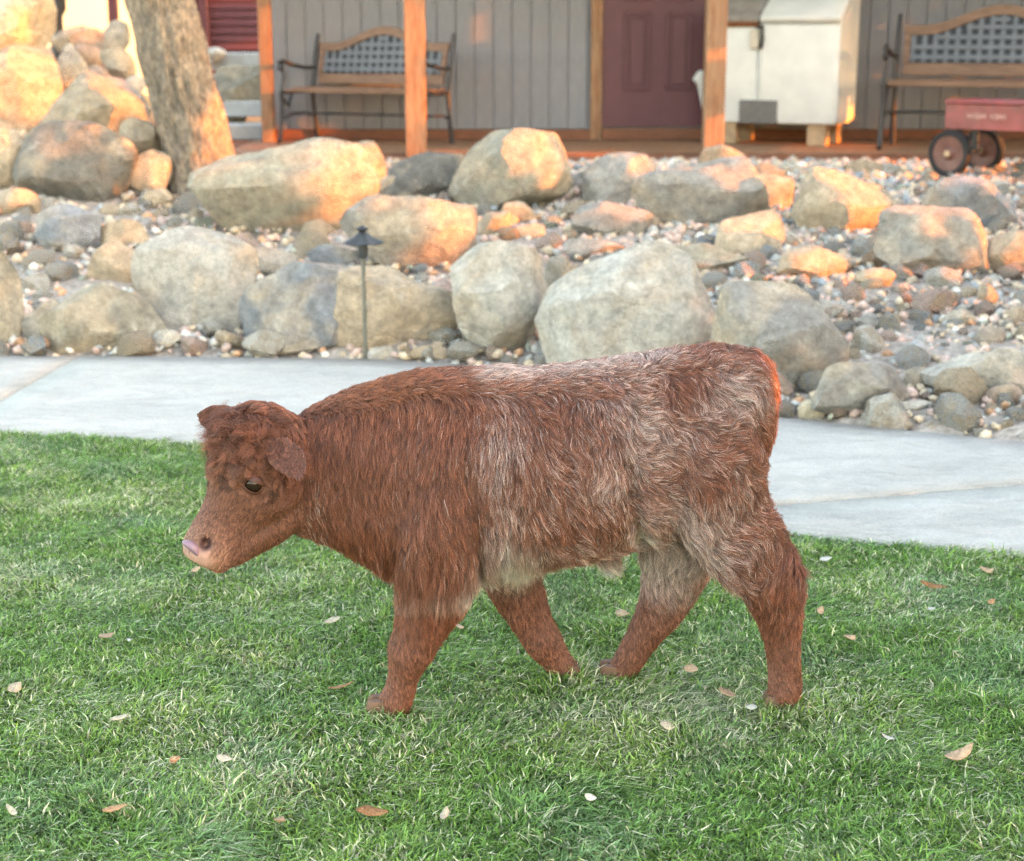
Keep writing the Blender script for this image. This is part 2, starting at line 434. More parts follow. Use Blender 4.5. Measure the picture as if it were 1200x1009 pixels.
def boulder(poly, colr, label, Y=None, thick=0.8, cat='boulder', facets=7, rough=1.0, name='boulder', sub=4, sink=0.08):
    seed = len(BOULDERS) * 13 + 5
    rs = np.random.default_rng(seed)
    mu_, mv_ = sum(q[0] for q in poly) / len(poly), sum(q[1] for q in poly) / len(poly)
    poly = [(mu_ + (u - mu_) * 1.05, mv_ + (v - mv_) * 1.05) for u, v in poly]
    us = [p[0] for p in poly]; vsx = [p[1] for p in poly]
    w, h = max(us) - min(us), max(vsx) - min(vsx)
    if Y is None:
        p0 = hit(sum(us) / len(us), max(vsx) - 0.06 * h)
        sc = FPX / (p0.y * CP + (CAM_H - p0.z) * SP)
        T = thick * min(w, h * 1.2) / sc
        Y = p0.y + 0.18 * T
    pc = at_y(sum(us) / len(us), sum(vsx) / len(vsx), Y)
    sc = FPX / (Y * CP + (CAM_H - pc.z) * SP)
    T = thick * min(w, h * 1.2) / sc
    Yn = max(Y, float(far_y(pc.x)) + 0.05 + 0.46 * T)        # nothing lies over the path
    if Yn > Y + 1e-6:
        Y = Yn; pc = at_y(sum(us) / len(us), sum(vsx) / len(vsx), Y); sc = FPX / (Y * CP + (CAM_H - pc.z) * SP)
    pts = [at_y(u, v, Y) - pc for u, v in poly]
    zlo = min(p.z for p in pts)
    P2 = [(p.x, p.z - (sink * h / sc if p.z < zlo * 0.55 else 0)) for p in pts]
    S, F = ICO[sub]
    th = np.arctan2(S[:, 2], S[:, 0]); r = outline_radius(P2, th)
    # soften the outline corners a little
    r2 = (r + outline_radius(P2, th + 0.09) + outline_radius(P2, th - 0.09)) / 3
    s = np.sqrt(S[:, 0] ** 2 + S[:, 2] ** 2)
    rho = np.clip(s, 0, 1) ** 0.72
    X = r2 * rho * np.cos(th); Z = r2 * rho * np.sin(th)
    Yl = np.sign(S[:, 1]) * np.abs(S[:, 1]) ** 0.72 * T / 2
    V = np.stack([X, Yl, Z], 1)
    size = np.array([w / sc / 2, T / 2, h / sc / 2])
    for k in range(facets):
        n = rs.normal(size=3) * np.array([0.8, 1.0, 0.8]); n[1] = -abs(n[1]) - 0.25 if k % 4 else abs(n[1])
        n /= np.linalg.norm(n)
        sup = np.max(V @ n); d = V @ n - sup * rs.uniform(0.60, 0.84)
        V = V - np.clip(d, 0, None)[:, None] * n[None] * 0.96
    seeds = V[rs.choice(len(V), 26, replace=False)]
    for sdp in seeds:           # broken faces all over
        n = sdp / (size + 1e-6) / (size + 1e-6) * np.min(size); n /= np.linalg.norm(n); n = n + rs.normal(size=3) * .22; n /= np.linalg.norm(n)
        d = (V - sdp) @ n + rs.uniform(.03, .11) * float(np.mean(size))
        V = V - np.clip(d, 0, None)[:, None] * n[None] * 0.95
    for ax_, arr in ((0, [q_[0] for q_ in P2]), (2, [q_[1] for q_ in P2])):     # keep the traced extent after the cuts
        lo_, hi_ = V[:, ax_].min(), V[:, ax_].max(); a_, b_ = min(arr), max(arr)
        V[:, ax_] = a_ + (V[:, ax_] - lo_) / (hi_ - lo_) * (b_ - a_)
    m = float(np.mean(size))
    off = Vector(rs.uniform(-50, 50, 3))
    nrm = V / (np.linalg.norm(V, axis=1, keepdims=True) + 1e-6)
    q = np.array([noise.fractal(Vector(v) / m * 1.3 + off, 0.9, 2.1, 6) for v in V])
    rd = np.array([abs(noise.fractal(Vector(v) / m * 0.9 - off, 1.0, 2.0, 3)) for v in V])
    V = V + nrm * ((q * 0.05 - rd * 0.05 + 0.015) * m * rough)[:, None]
    me = np_mesh(name, V, F, True)
    me.set_sharp_from_angle(angle=R(24))
    o = link(name, me, None, M_ROCK); o.location = pc
    jt = rs.uniform(0.9, 1.1)
    o.color = (colr[0] * jt, colr[1] * jt, colr[2] * jt, 1)
    tag(o, label, cat, 'rockery boulders')
    BOULDERS.append((o, poly, label))
    return o
B = boulder
# upper left pile
B([(-60, 75), (-60, -40), (5, 2), (42, -2), (55, 20), (60, 60), (40, 75)], PALE, 'pale square boulder at the top left corner, highest of the pile', Y=11.6, thick=0.9)
B([(-60, 175), (-60, 55), (30, 55), (65, 58), (72, 85), (72, 112), (58, 140), (20, 155)], TAN, 'broad tan boulder on the left edge under the square one', Y=10.9, thick=0.8)
B([(56, 62), (82, 52), (102, 84), (98, 112), (70, 122)], GREY, 'narrow grey block leaning between tan boulder and cobble pile', Y=11.3)
B([(52, 160), (72, 116), (98, 90), (112, 87), (140, 112), (172, 142), (168, 175), (60, 178)], TAN, 'peaked tan boulder with sunlit triangular top left of the tree', Y=10.3, thick=0.7)
B([(138, 150), (160, 138), (182, 139), (192, 172), (186, 186), (150, 190)], TAN, 'sunlit tan block touching the tree trunk beside the dark boulder', Y=9.9)
B([(148, 190), (165, 180), (191, 177), (201, 212), (190, 222), (160, 220)], TAN, 'small sunlit tan stone at the foot of the tree', Y=9.6)
B([(168, 226), (180, 221), (197, 222), (202, 236), (180, 242)], TAN, 'tiny orange tan stone below the tree trunk', Y=9.35, sub=3)
B([(22, 233), (38, 165), (58, 143), (95, 144), (138, 146), (150, 162), (161, 215), (157, 232), (90, 240)], DARK, 'dark grey rough boulder with a pale streak in front of the peak', thick=0.7, rough=1.4)
B([(-25, 205), (-10, 140), (10, 142), (18, 165), (36, 176), (26, 208), (8, 214)], TAN, 'sunlit tan stone on the left edge beside the dark boulder', Y=9.6)
B([(-2, 244), (8, 223), (34, 220), (46, 232), (42, 250), (8, 254)], TAN, 'orange stone low on the left edge under the dark boulder')
B([(58, 40), (98, 31), (142, 45), (132, 62), (96, 64), (60, 58)], GREY, 'long flat grey stone on top of the far cobble pile', Y=13.0)
B([(86, 58), (104, 52), (119, 64), (110, 77), (90, 76)], PINK, 'pinkish round stone in the far cobble pile', Y=12.4, sub=3)
B([(116, 64), (134, 55), (158, 70), (160, 90), (134, 94)], PALE, 'pale round boulder in the far pile beside the trunk', Y=12.0, sub=3)
B([(122, 34), (138, 24), (150, 28), (152, 52), (136, 58)], PALE, 'pale upright stone touching the trunk at the top', Y=12.6, sub=3)
B([(112, 92), (128, 86), (150, 100), (175, 132), (160, 140), (132, 116)], BLUE, 'slanting blue grey slab between peaked boulder and trunk', Y=11.0, sub=3)
B([(146, 96), (158, 88), (170, 96), (170, 110), (152, 112)], PALE, 'small pale stone above the slanting slab', Y=11.3, sub=3)
B([(96, 82), (114, 76), (126, 86), (118, 96), (98, 96)], PINK, 'small pinkish stone under the far cobble pile', Y=11.9, sub=3)
B([(66, 92), (84, 82), (100, 90), (96, 104), (72, 106)], GREY, 'grey stone wedged behind the peaked boulder', Y=11.6, sub=3)
B([(244, 95), (265, 82), (312, 78), (320, 112), (285, 122), (268, 142), (252, 130)], OLIVE, 'rounded grey boulder between the pale garden steps', Y=14.3, thick=0.7)
B([(236, 62), (248, 56), (264, 57), (262, 68), (242, 74)], (.6, .6, .6), 'white stone lying on the top garden step', Y=14.9, sub=3)
# upper row
B([(232, 238), (250, 200), (290, 176), (340, 164), (390, 171), (422, 195), (441, 225), (437, 245), (410, 254), (370, 264), (330, 278), (270, 277), (240, 265)], OLIVE, 'long rounded boulder with sunlit end in front of the tree', thick=0.75, rough=0.7)
B([(406, 188), (420, 167), (436, 170), (453, 196), (450, 218), (428, 212)], TAN, 'upright sunlit stone behind the long rounded boulder', Y=9.9)
B([(440, 222), (446, 208), (466, 206), (470, 222), (455, 232)], TAN, 'small sunlit stone beside the upright one below the bench', Y=9.6, sub=3)
B([(452, 222), (470, 190), (510, 180), (548, 188), (545, 228), (485, 240), (455, 234)], DARK, 'low dark grey boulder below the orange porch post', Y=9.6, thick=0.7)
B([(529, 228), (545, 195), (578, 166), (605, 152), (632, 154), (655, 180), (669, 210), (669, 244), (640, 249), (570, 248), (535, 243)], OLIVE, 'peaked grey boulder with sunlit tip below the siding', thick=0.75)
B([(666, 208), (684, 200), (696, 212), (694, 242), (670, 244)], GREY, 'narrow shaded stone between peaked boulder and split boulder', Y=9.7, sub=3)
B([(684, 248), (690, 208), (715, 186), (740, 180), (766, 194), (764, 218), (745, 243)], GREY, 'dark grey boulder with sunlit cap below the maroon door', Y=9.4)
B([(742, 240), (770, 196), (820, 186), (870, 200), (905, 215), (885, 245), (838, 268), (790, 264), (750, 256)], GREY, 'wide craggy grey boulder below the right porch post', rough=1.3)
B([(816, 198), (828, 177), (850, 170), (872, 182), (870, 197), (836, 203)], TAN, 'sunlit rounded stone at the foot of the right porch post', Y=10.2, sub=3)
B([(862, 206), (880, 191), (910, 193), (922, 206), (900, 216), (872, 216)], TAN, 'flat sunlit stone between porch post and square boulder', Y=9.9, sub=3)
B([(853, 266), (878, 218), (915, 206), (928, 220), (928, 262), (898, 268)], TAN, 'wedge boulder with sunlit flat face beside the square boulder', Y=9.2)
B([(932, 268), (934, 210), (952, 200), (1020, 206), (1048, 228), (1046, 255), (1026, 278), (980, 276), (945, 270)], TAN, 'square sunlit tan boulder below the white storage chest', thick=0.9, facets=9)
B([(1082, 256), (1100, 225), (1130, 207), (1165, 224), (1192, 250), (1188, 266), (1140, 274), (1100, 266)], BLUE, 'blue grey pointed boulder below the red wagon')
B([(1028, 296), (1050, 256), (1090, 245), (1130, 258), (1152, 285), (1157, 312), (1135, 326), (1090, 314), (1040, 308)], GREY, 'jagged grey boulder left of the blue grey pointed one', rough=1.3)
B([(1153, 306), (1165, 282), (1225, 268), (1235, 322), (1160, 322)], TAN, 'sunlit orange boulder on the right edge')
B([(1182, 276), (1192, 252), (1230, 245), (1232, 278)], PALE, 'pale stone at the right edge above the orange boulder', Y=9.3)
# middle row
B([(402, 275), (420, 240), (455, 228), (500, 234), (540, 240), (557, 260), (556, 285), (536, 300), (480, 320), (430, 314), (408, 298)], GREY, 'grey boulder with sunlit right end behind the path light', thick=0.75)
B([(558, 262), (572, 249), (594, 252), (600, 268), (584, 278), (562, 276)], TAN, 'small orange stone right of the path light boulder', sub=3)
B([(588, 252), (598, 236), (612, 236), (628, 252), (622, 266), (600, 266)], TAN, 'upright orange stone in the sunlit trio', Y=8.9, sub=3)
B([(598, 272), (608, 262), (632, 263), (638, 274), (620, 282), (604, 282)], TAN, 'flat orange stone in the sunlit trio', sub=3)
B([(672, 272), (700, 246), (718, 237), (745, 244), (772, 264), (750, 276), (704, 278)], GREY, 'low grey boulder with sunlit back above the biggest boulder')
B([(838, 292), (854, 260), (880, 248), (906, 255), (919, 275), (908, 292), (886, 305), (850, 304)], TAN, 'rounded orange boulder in the middle of the gravel slope')
B([(910, 326), (920, 300), (946, 288), (985, 303), (990, 318), (962, 326), (930, 330)], TAN, 'long orange stone below the square boulder')
B([(756, 302), (800, 287), (850, 300), (874, 312), (834, 324), (780, 320)], OLIVE, 'flat grey slab behind the biggest boulder')
B([(660, 292), (684, 280), (720, 282), (732, 294), (704, 304), (670, 304)], GREY, 'flat grey stone between trio and biggest boulder')
# lower row
B([(-40, 405), (-40, 286), (6, 290), (18, 335), (27, 372), (14, 396), (-5, 408)], OLIVE, 'tall grey boulder cut by the left edge above the path')
B([(24, 392), (38, 372), (62, 352), (72, 372), (60, 402), (34, 404)], GREY, 'grey wedge stone beside the round lower left boulder', sub=3)
B([(48, 398), (55, 352), (80, 338), (130, 336), (165, 350), (188, 380), (186, 406), (150, 420), (90, 424), (64, 412)], OLIVE, 'round grey boulder at the path edge on the lower left', thick=0.7, rough=0.8)
B([(42, 268), (60, 250), (90, 240), (120, 254), (123, 275), (102, 293), (75, 295), (50, 284)], BLUE, 'greenish blue grey boulder on the left slope')
B([(102, 328), (114, 296), (135, 283), (164, 289), (161, 316), (142, 334), (116, 335)], TAN, 'tan boulder above the round lower left boulder')
B([(119, 278), (132, 258), (165, 257), (172, 280), (150, 290), (126, 288)], TAN, 'brown stone under the dark boulder beside the trunk foot')
B([(160, 322), (168, 285), (186, 271), (230, 279), (275, 300), (298, 325), (293, 356), (270, 380), (232, 390), (200, 378), (170, 352)], PALE, 'large pale and tan boulder left of the blue slab')
B([(282, 380), (318, 332), (350, 312), (426, 307), (424, 350), (395, 418), (335, 421), (296, 402)], BLUE, 'blue grey slab boulder leaning left of the path light', facets=10, thick=0.65, rough=0.8)
B([(356, 422), (396, 352), (428, 318), (500, 338), (537, 366), (532, 396), (484, 404), (434, 426)], TAN, 'tan layered boulder behind the path light stake', rough=1.3)
B([(286, 304), (308, 289), (346, 293), (350, 316), (312, 324)], GREY, 'grey flat stone above the blue slab')
B([(362, 302), (374, 286), (420, 289), (430, 304), (384, 312)], BLUE, 'thin blue grey slab left of the path light head', sub=3)
B([(531, 344), (540, 310), (570, 292), (610, 284), (641, 300), (642, 340), (634, 402), (602, 416), (570, 412), (545, 382)], PALE, 'upright pale boulder left of the biggest boulder', thick=0.8)
B([(628, 352), (640, 302), (664, 304), (678, 320), (660, 346), (640, 368)], OLIVE, 'grey stone wedged behind upright pale boulder', sub=3)
B([(631, 368), (645, 345), (690, 320), (740, 300), (775, 285), (810, 308), (840, 345), (846, 378), (832, 415), (740, 446), (652, 424), (635, 394)], PALE, 'biggest pale boulder directly above the back of the calf', thick=0.75, rough=0.75)
B([(840, 392), (868, 352), (900, 335), (940, 358), (985, 400), (991, 424), (966, 450), (900, 456), (850, 428)], GREY, 'sloping grey boulder above the rump of the calf', rough=0.8)
B([(953, 476), (972, 432), (1010, 424), (1046, 438), (1062, 462), (1032, 484), (985, 490)], GREY, 'craggy grey boulder at the path edge on the right', rough=1.2)
B([(1086, 428), (1100, 414), (1160, 411), (1225, 408), (1228, 444), (1176, 464), (1138, 458)], PALE, 'long flat pale boulder on the right edge above the path')
# cobbles that stand out
def stone(cx, cy, rx, ry, colr, label):
    k = len(BOULDERS); r_ = np.random.default_rng(k)
    poly = [(cx + rx * math.cos(a) * r_.uniform(.85, 1.1), cy + ry * math.sin(a) * r_.uniform(.85, 1.1)) for a in [2 * math.pi * i / 9 for i in range(9)]]
    return boulder(poly, colr, label, cat='stone', facets=4, rough=0.7, name='stone', sub=3)
WHT = (.62, .59, .53)
stone(195, 397, 17, 11, WHT, 'white oval stone at the path edge beside round boulder')
stone(950, 482, 17, 15, (.55, .48, .36), 'cream round stone at the path edge behind the calf')
stone(1160, 396, 19, 14, (.26, .28, .36), 'violet grey round stone on the gravel above the flat pale boulder')
stone(1072, 414, 22, 14, (.42, .44, .46), 'pale blue angular stone on the right gravel')
stone(1178, 461, 20, 12, PINK, 'pinkish stone near the right edge above the path')
stone(1157, 346, 13, 14, TAN, 'sunlit orange stone alone on the right gravel')
stone(446, 417, 17, 12, WHT, 'white stone at the foot of the path light')
stone(265, 398, 14, 9, TAN, 'brown stone at the path edge left of blue slab')
stone(1080, 443, 22, 14, GREY, 'grey stone left of the flat pale boulder')
stone(1072, 478, 24, 10, WHT, 'pale flat stone at the path edge on the right')
stone(1024, 328, 22, 14, TAN, 'tan stone below the jagged grey boulder')
stone(700, 268, 12, 8, TAN, 'small orange stone on the low grey boulder')
stone(522, 350, 16, 22, PINK, 'reddish stone between tan layered and upright pale boulder')
stone(130, 248, 14, 8, TAN, 'flat tan stone below the dark boulder')
stone(268, 283, 14, 9, PINK, 'pinkish stone below the long rounded boulder')
stone(1062, 262, 20, 12, TAN, 'sunlit tan stone right of the square boulder')
stone(1010, 195, 30, 9, TAN, 'flat sunlit stone on top edge behind the square boulder')
stone(1092, 500, 18, 10, GREY, 'grey square stone touching the path at right')
stone(500, 413, 26, 10, TAN, 'low tan stone between path light and upright boulder')
stone(1020, 378, 16, 11, GREY, 'grey stone in the gravel right of sloping boulder')
stone(1125, 372, 18, 10, PALE, 'pale stone in the gravel left of violet stone')
stone(1195, 372, 16, 14, PINK, 'pink orange stone on the right edge of the gravel')

def inside(u, v, poly):
    c = False; n = len(poly); j = n - 1
    for i in range(n):
        xi, yi = poly[i]; xj, yj = poly[j]
        if ((yi > v) != (yj > v)) and (u < (xj - xi) * (v - yi) / (yj - yi) + xi): c = not c
        j = i
    return c

# ------------------------------------------------------------------ cobbles (individuals) and gravel
def pebble_shape(sub, seed, flat=0.62, cuts=5):
    r_ = np.random.default_rng(seed); V, F = ICO[sub]; V = V.copy()
    V = V * np.array([1.0, r_.uniform(.65, .95), flat * r_.uniform(.8, 1.2)])
    for k in range(cuts):
        n = r_.normal(size=3); n /= np.linalg.norm(n); sup = np.max(V @ n); d = V @ n - sup * r_.uniform(.60, .88)
        V = V - np.clip(d, 0, None)[:, None] * n[None] * 0.97
    off = Vector(r_.uniform(-9, 9, 3))
    q = np.array([noise.fractal(Vector(v) * 1.2 + off, 1.0, 2.0, 3) for v in V])
    return V * (1 + 0.08 * q)[:, None], F
COB = [np_mesh('cobble', *pebble_shape(3, 100 + k, .6, 16), True) for k in range(10)]
for me in COB: me.materials.append(M_ROCK); me.set_sharp_from_angle(angle=R(24))
TINTS = [('grey', (.29, .28, .26)), ('tan', (.42, .33, .24)), ('pinkish', (.42, .30, .255)), ('pale', (.50, .47, .42)), ('blue grey', (.24, .265, .28)), ('rusty', (.40, .22, .13)), ('greenish', (.28, .30, .24))]
near_names = [(Vector(o.location), lab) for o, p, lab in BOULDERS if len(p) > 0]
cobs = []; placed = []; cr = np.random.default_rng(21); tries = 0
while len(placed) < 298 and tries < 30000:
    tries += 1
    u, v = cr.uniform(-40, 1240), cr.uniform(190, 520)
    big = len(placed) < 125
    if tries % 3 and not big: u = cr.uniform(820, 1240)
    if big and tries % 2: u = cr.uniform(0, 640)
    if any(inside(u, v, p) for _, p, _ in BOULDERS): continue
    p = hit(u, v)
    if p.y < far_y(p.x) + 0.06 or p.y > 10.7: continue
    s = 0.028 + 0.055 * cr.random() ** 2.2
    if big: s = cr.uniform(.05, .125)
    if any((p - q).length < (s + t) * 0.85 for q, t in placed): continue
    placed.append((p, s))
    nm, tc_ = TINTS[cr.choice(7, p=[.26, .2, .16, .16, .1, .06, .06])]
    o = link('cobble', COB[len(placed) % 10])
    o.location = (p.x, p.y, tz(p.x, p.y) + s * 0.22)
    o.rotation_euler = (cr.uniform(-.3, .3), cr.uniform(-.3, .3), cr.uniform(0, 6.28))
    o.scale = (s, s, s * cr.uniform(.8, 1.25))
    j = cr.uniform(1.0, 1.45); o.color = (tc_[0] * j, tc_[1] * j, tc_[2] * j, 1)
    best = min(near_names, key=lambda e: (e[0] - p).length)
    short = ' '.join(best[1].split()[:6])
    for cut in (' at the', ' on the', ' in the', ' with', ' with a', ' under', ' of the', ' in', ' on', ' at', ' of', ' the', ' a', ' left', ' right', ' lying', ' and', ' to', ' below', ' between', ' behind', ' beside', ' alone', ' above', ' touching', ' cut by', ' in front', ' left of', ' directly', ' by'):
        if short.endswith(cut): short = short[: -len(cut)]
    rel = 'left of' if best[0].x - p.x > 0.12 else 'right of' if p.x - best[0].x > 0.12 else 'just below' if p.y < best[0].y else 'just above'
    size = 'small' if s < 0.035 else 'medium' if s < 0.055 else 'large' if s < .085 else 'very large'
    tag(o, f'{size} {nm} cobble {rel} {short}', 'cobble', 'cobbles in the rockery gravel'); cobs.append(o)

same = {}
for o in cobs: same.setdefault(o['label'], []).append(o)
for lab_, os_ in same.items():
    if len(os_) < 2: continue
    os_.sort(key=lambda o: o.location.x / o.location.y)
    nm3 = ['leftmost', 'second from left', 'third from left', 'fourth from left', 'fifth from left', 'sixth from left']
    for i, o in enumerate(os_):
        o['label'] = lab_ + ', ' + ('rightmost one' if i == len(os_) - 1 else nm3[min(i, 5)] + (' one' if i == 0 else ''))
NP = 14000
pv = [pebble_shape(1, 300 + k, 0.7) for k in range(14)]
px_ = rng.uniform(-5.2, 6.2, NP * 5); py_ = rng.uniform(3.5, 11.2, NP * 5)
ok = (py_ > far_y(px_) + 0.03) & (np.abs(px_) < py_ * 0.40 + 0.35)
keepw = np.where(px_ > 0.6, 1.0, np.where(py_ > far_y(px_) + 0.9, 0.55, 1.0))
ok &= rng.random(NP * 5) < keepw
px_, py_ = px_[ok][:NP], py_[ok][:NP]; NPk = len(px_)
ps = (0.014 + 0.028 * rng.random(NPk) ** 1.7) * (0.75 + 0.09 * np.clip(py_ - 5, 0, 5))
tint = 1.35 * np.array([t[1] for t in TINTS])[rng.choice(7, NPk, p=[.24, .28, .27, .06, .05, .07, .03])] * rng.uniform(.75, 1.3, (NPk, 1))
AV, AF, AC = [], [], []; off = 0
pz_ = terrain(px_, py_)
for k in range(14):
    sel = np.arange(k, NPk, 14); V, F = pv[k]; n = len(sel)
    a = rng.uniform(0, 6.28, n); tx = rng.uniform(-.5, .5, n)
    c, s = np.cos(a), np.sin(a)
    X = V[None, :, 0] * c[:, None] - V[None, :, 1] * s[:, None]; Y = V[None, :, 0] * s[:, None] + V[None, :, 1] * c[:, None]
    Z = V[None, :, 2] + X * tx[:, None]
    P = np.stack([X, Y, Z], 2) * ps[sel][:, None, None] + np.stack([px_[sel], py_[sel], pz_[sel] + ps[sel] * 0.35], 1)[:, None, :]
    AV.append(P.reshape(-1, 3)); AF.append((F[None] + (np.arange(n) * len(V))[:, None, None]).reshape(-1, 3) + off)
    AC.append(np.repeat(tint[sel], len(V), axis=0)); off += n * len(V)
gme = np_mesh('gravel', np.concatenate(AV), np.concatenate(AF), True)
ca = gme.attributes.new('tint', 'FLOAT_COLOR', 'POINT')
ac = np.concatenate(AC); ca.data.foreach_set('color', np.concatenate([ac, np.ones((len(ac), 1))], 1).astype(np.float32).ravel())
tag(link('gravel', gme, None, M_GRAVEL), 'mixed pink grey and tan gravel filling the rockery slope', 'gravel', kind='stuff')

# ------------------------------------------------------------------ house, porch
WALL_Y, DECK_Z = 13.6, 0.50
def px_x(u, v, Y): return at_y(u, v, Y).x
def px_z(u, v, Y): return at_y(u, v, Y).z
house = empty('house', (2.2, WALL_Y, DECK_Z)); HO = Vector(house.location)
tag(house, 'grey house wall of vertical boards with maroon door behind the porch', 'house')
def hbox(name, lo, hi, m, bev=0.0, parent=house, base=HO):
    return MB().box(Vector(lo) - base, Vector(hi) - base, bev).build(name, m, parent)
wx0, wx1 = px_x(316, 100, WALL_Y), 6.6
dx0, dx1 = px_x(706, 80, WALL_Y), px_x(838, 80, WALL_Y)
tw = px_x(706, 80, WALL_Y) - px_x(692, 80, WALL_Y)
hbox('wall', (wx0, WALL_Y + 0.022, 0.2), (wx1, WALL_Y + 0.25, 3.4), M_SIDING)
zb = px_z(600, 151, WALL_Y)
pl = 0.157
plank_me = MB().box((0.0035, 0, 0), (pl - 0.0035, 0.02, 3.38 - zb), 0.003).mesh('siding_board')
plank_me.materials.append(M_SIDING)
x = wx0
while x < wx1 - pl:
    if not (x + pl > dx0 - tw and x < dx1 + tw):
        o = link('siding_board', plank_me, house); o.location = Vector((x, WALL_Y, zb)) - HO
    x += pl
for a, b in ((wx0, dx0 - tw), (dx1 + tw, wx1)):
    hbox('base_board', (a, WALL_Y - 0.035, DECK_Z + 0.002), (b, WALL_Y + 0.018, zb - 0.004), M_TRIM, 0.004)
hbox('door_trim', (dx0 - tw, WALL_Y - 0.03, DECK_Z + 0.002), (dx0 - 0.003, WALL_Y + 0.02, 2.72), M_WOOD, 0.004)
hbox('door_trim', (dx1 + 0.003, WALL_Y - 0.03, DECK_Z + 0.002), (dx1 + tw, WALL_Y + 0.02, 2.72), M_WOOD, 0.004)
hbox('threshold', (dx0, WALL_Y - 0.05, DECK_Z + 0.002), (dx1, WALL_Y + 0.02, zb + 0.005), M_TRIM, 0.004)
door = hbox('door', (dx0, WALL_Y - 0.006, zb + 0.02), (dx1, WALL_Y + 0.02, 2.68), M_DOOR)
door['label'] = 'closed maroon panelled door in brown trim'
def door_panel(u0, u1, z0, z1):
    a, b = px_x(u0, 60, WALL_Y), px_x(u1, 60, WALL_Y)
    # a moulding ring and a raised field
    m = MB()
    for lo, hi in (((a, z0), (b, z0 + .03)), ((a, z1 - .03), (b, z1)), ((a, z0 + .031), (a + .03, z1 - .031)), ((b - .03, z0 + .031), (b, z1 - .031))):
        m.box((lo[0], WALL_Y - 0.022, lo[1]) , (hi[0], WALL_Y - 0.007, hi[1]), 0.006)
    for v in m.bm.verts: v.co -= HO
    p = m.build('panel', M_DOOR, door)
    MB().box(Vector((a + .05, WALL_Y - 0.018, z0 + .05)) - HO, Vector((b - .05, WALL_Y - 0.007, z1 - .05)) - HO, 0.006).build('field', M_DOOR, p)
z15, z105 = px_z(740, 14, WALL_Y), px_z(740, 106, WALL_Y)
for u0, u1 in ((731, 762), (780, 811)):
    door_panel(u0, u1, z105, z15); door_panel(u0, u1, z15 + 0.09, z15 + 0.42)

porch = empty('porch', (2.0, 12.6, 0.3)); PO = Vector(porch.location)
tag(porch, 'brown timber porch with square posts along the house front', 'porch')
def pbox(name, lo, hi, m, bev=0.0): return hbox(name, lo, hi, m, bev, porch, PO)
ddx0 = px_x(272, 170, 12.4)
np_ = 12; dw = (WALL_Y - 0.04 - 11.95) / np_
for k in range(np_):
    y0 = 11.95 + k * dw
    pbox('deck_plank', (ddx0, y0 + 0.003, DECK_Z - 0.03), (6.6, y0 + dw - 0.003, DECK_Z - 0.002 * (k % 2)), M_WOOD, 0.003)
pbox('deck_edge', (ddx0, 11.91, DECK_Z - 0.16), (6.6, 11.948, DECK_Z - 0.004), M_TRIM, 0.004)
def post(u0, u1, v, Y, ztop=2.75):
    a, b = px_x(u0, v, Y), px_x(u1, v, Y)
    return pbox('post', (a, Y, DECK_Z - 0.12), (b, Y + (b - a), ztop), M_WOOD, 0.008)
post(304, 318.5, 80, 13.25); post(474, 498, 80, 11.76)
post(827, 851, 80, 11.76); post(1275, 1299, 80, 11.76)
pbox('beam', (ddx0, 11.74, 2.76), (6.6, 11.94, 2.96), M_WOOD, 0.006)
MB().prism([(ddx0 - 0.3 - PO.x, 0), (6.9 - PO.x, 0), (6.9 - PO.x, 0.06), (ddx0 - 0.3 - PO.x, 0.06)], 0, 1).bm.free()
mroof = MB()
mroof.box((ddx0 - 0.3, 11.35, 2.98), (6.9, 14.4, 3.05))
for v in mroof.bm.verts: v.co.z += (v.co.y - 11.35) * 0.14; v.co -= PO
mroof.build('roof', M_GREYLID, porch)

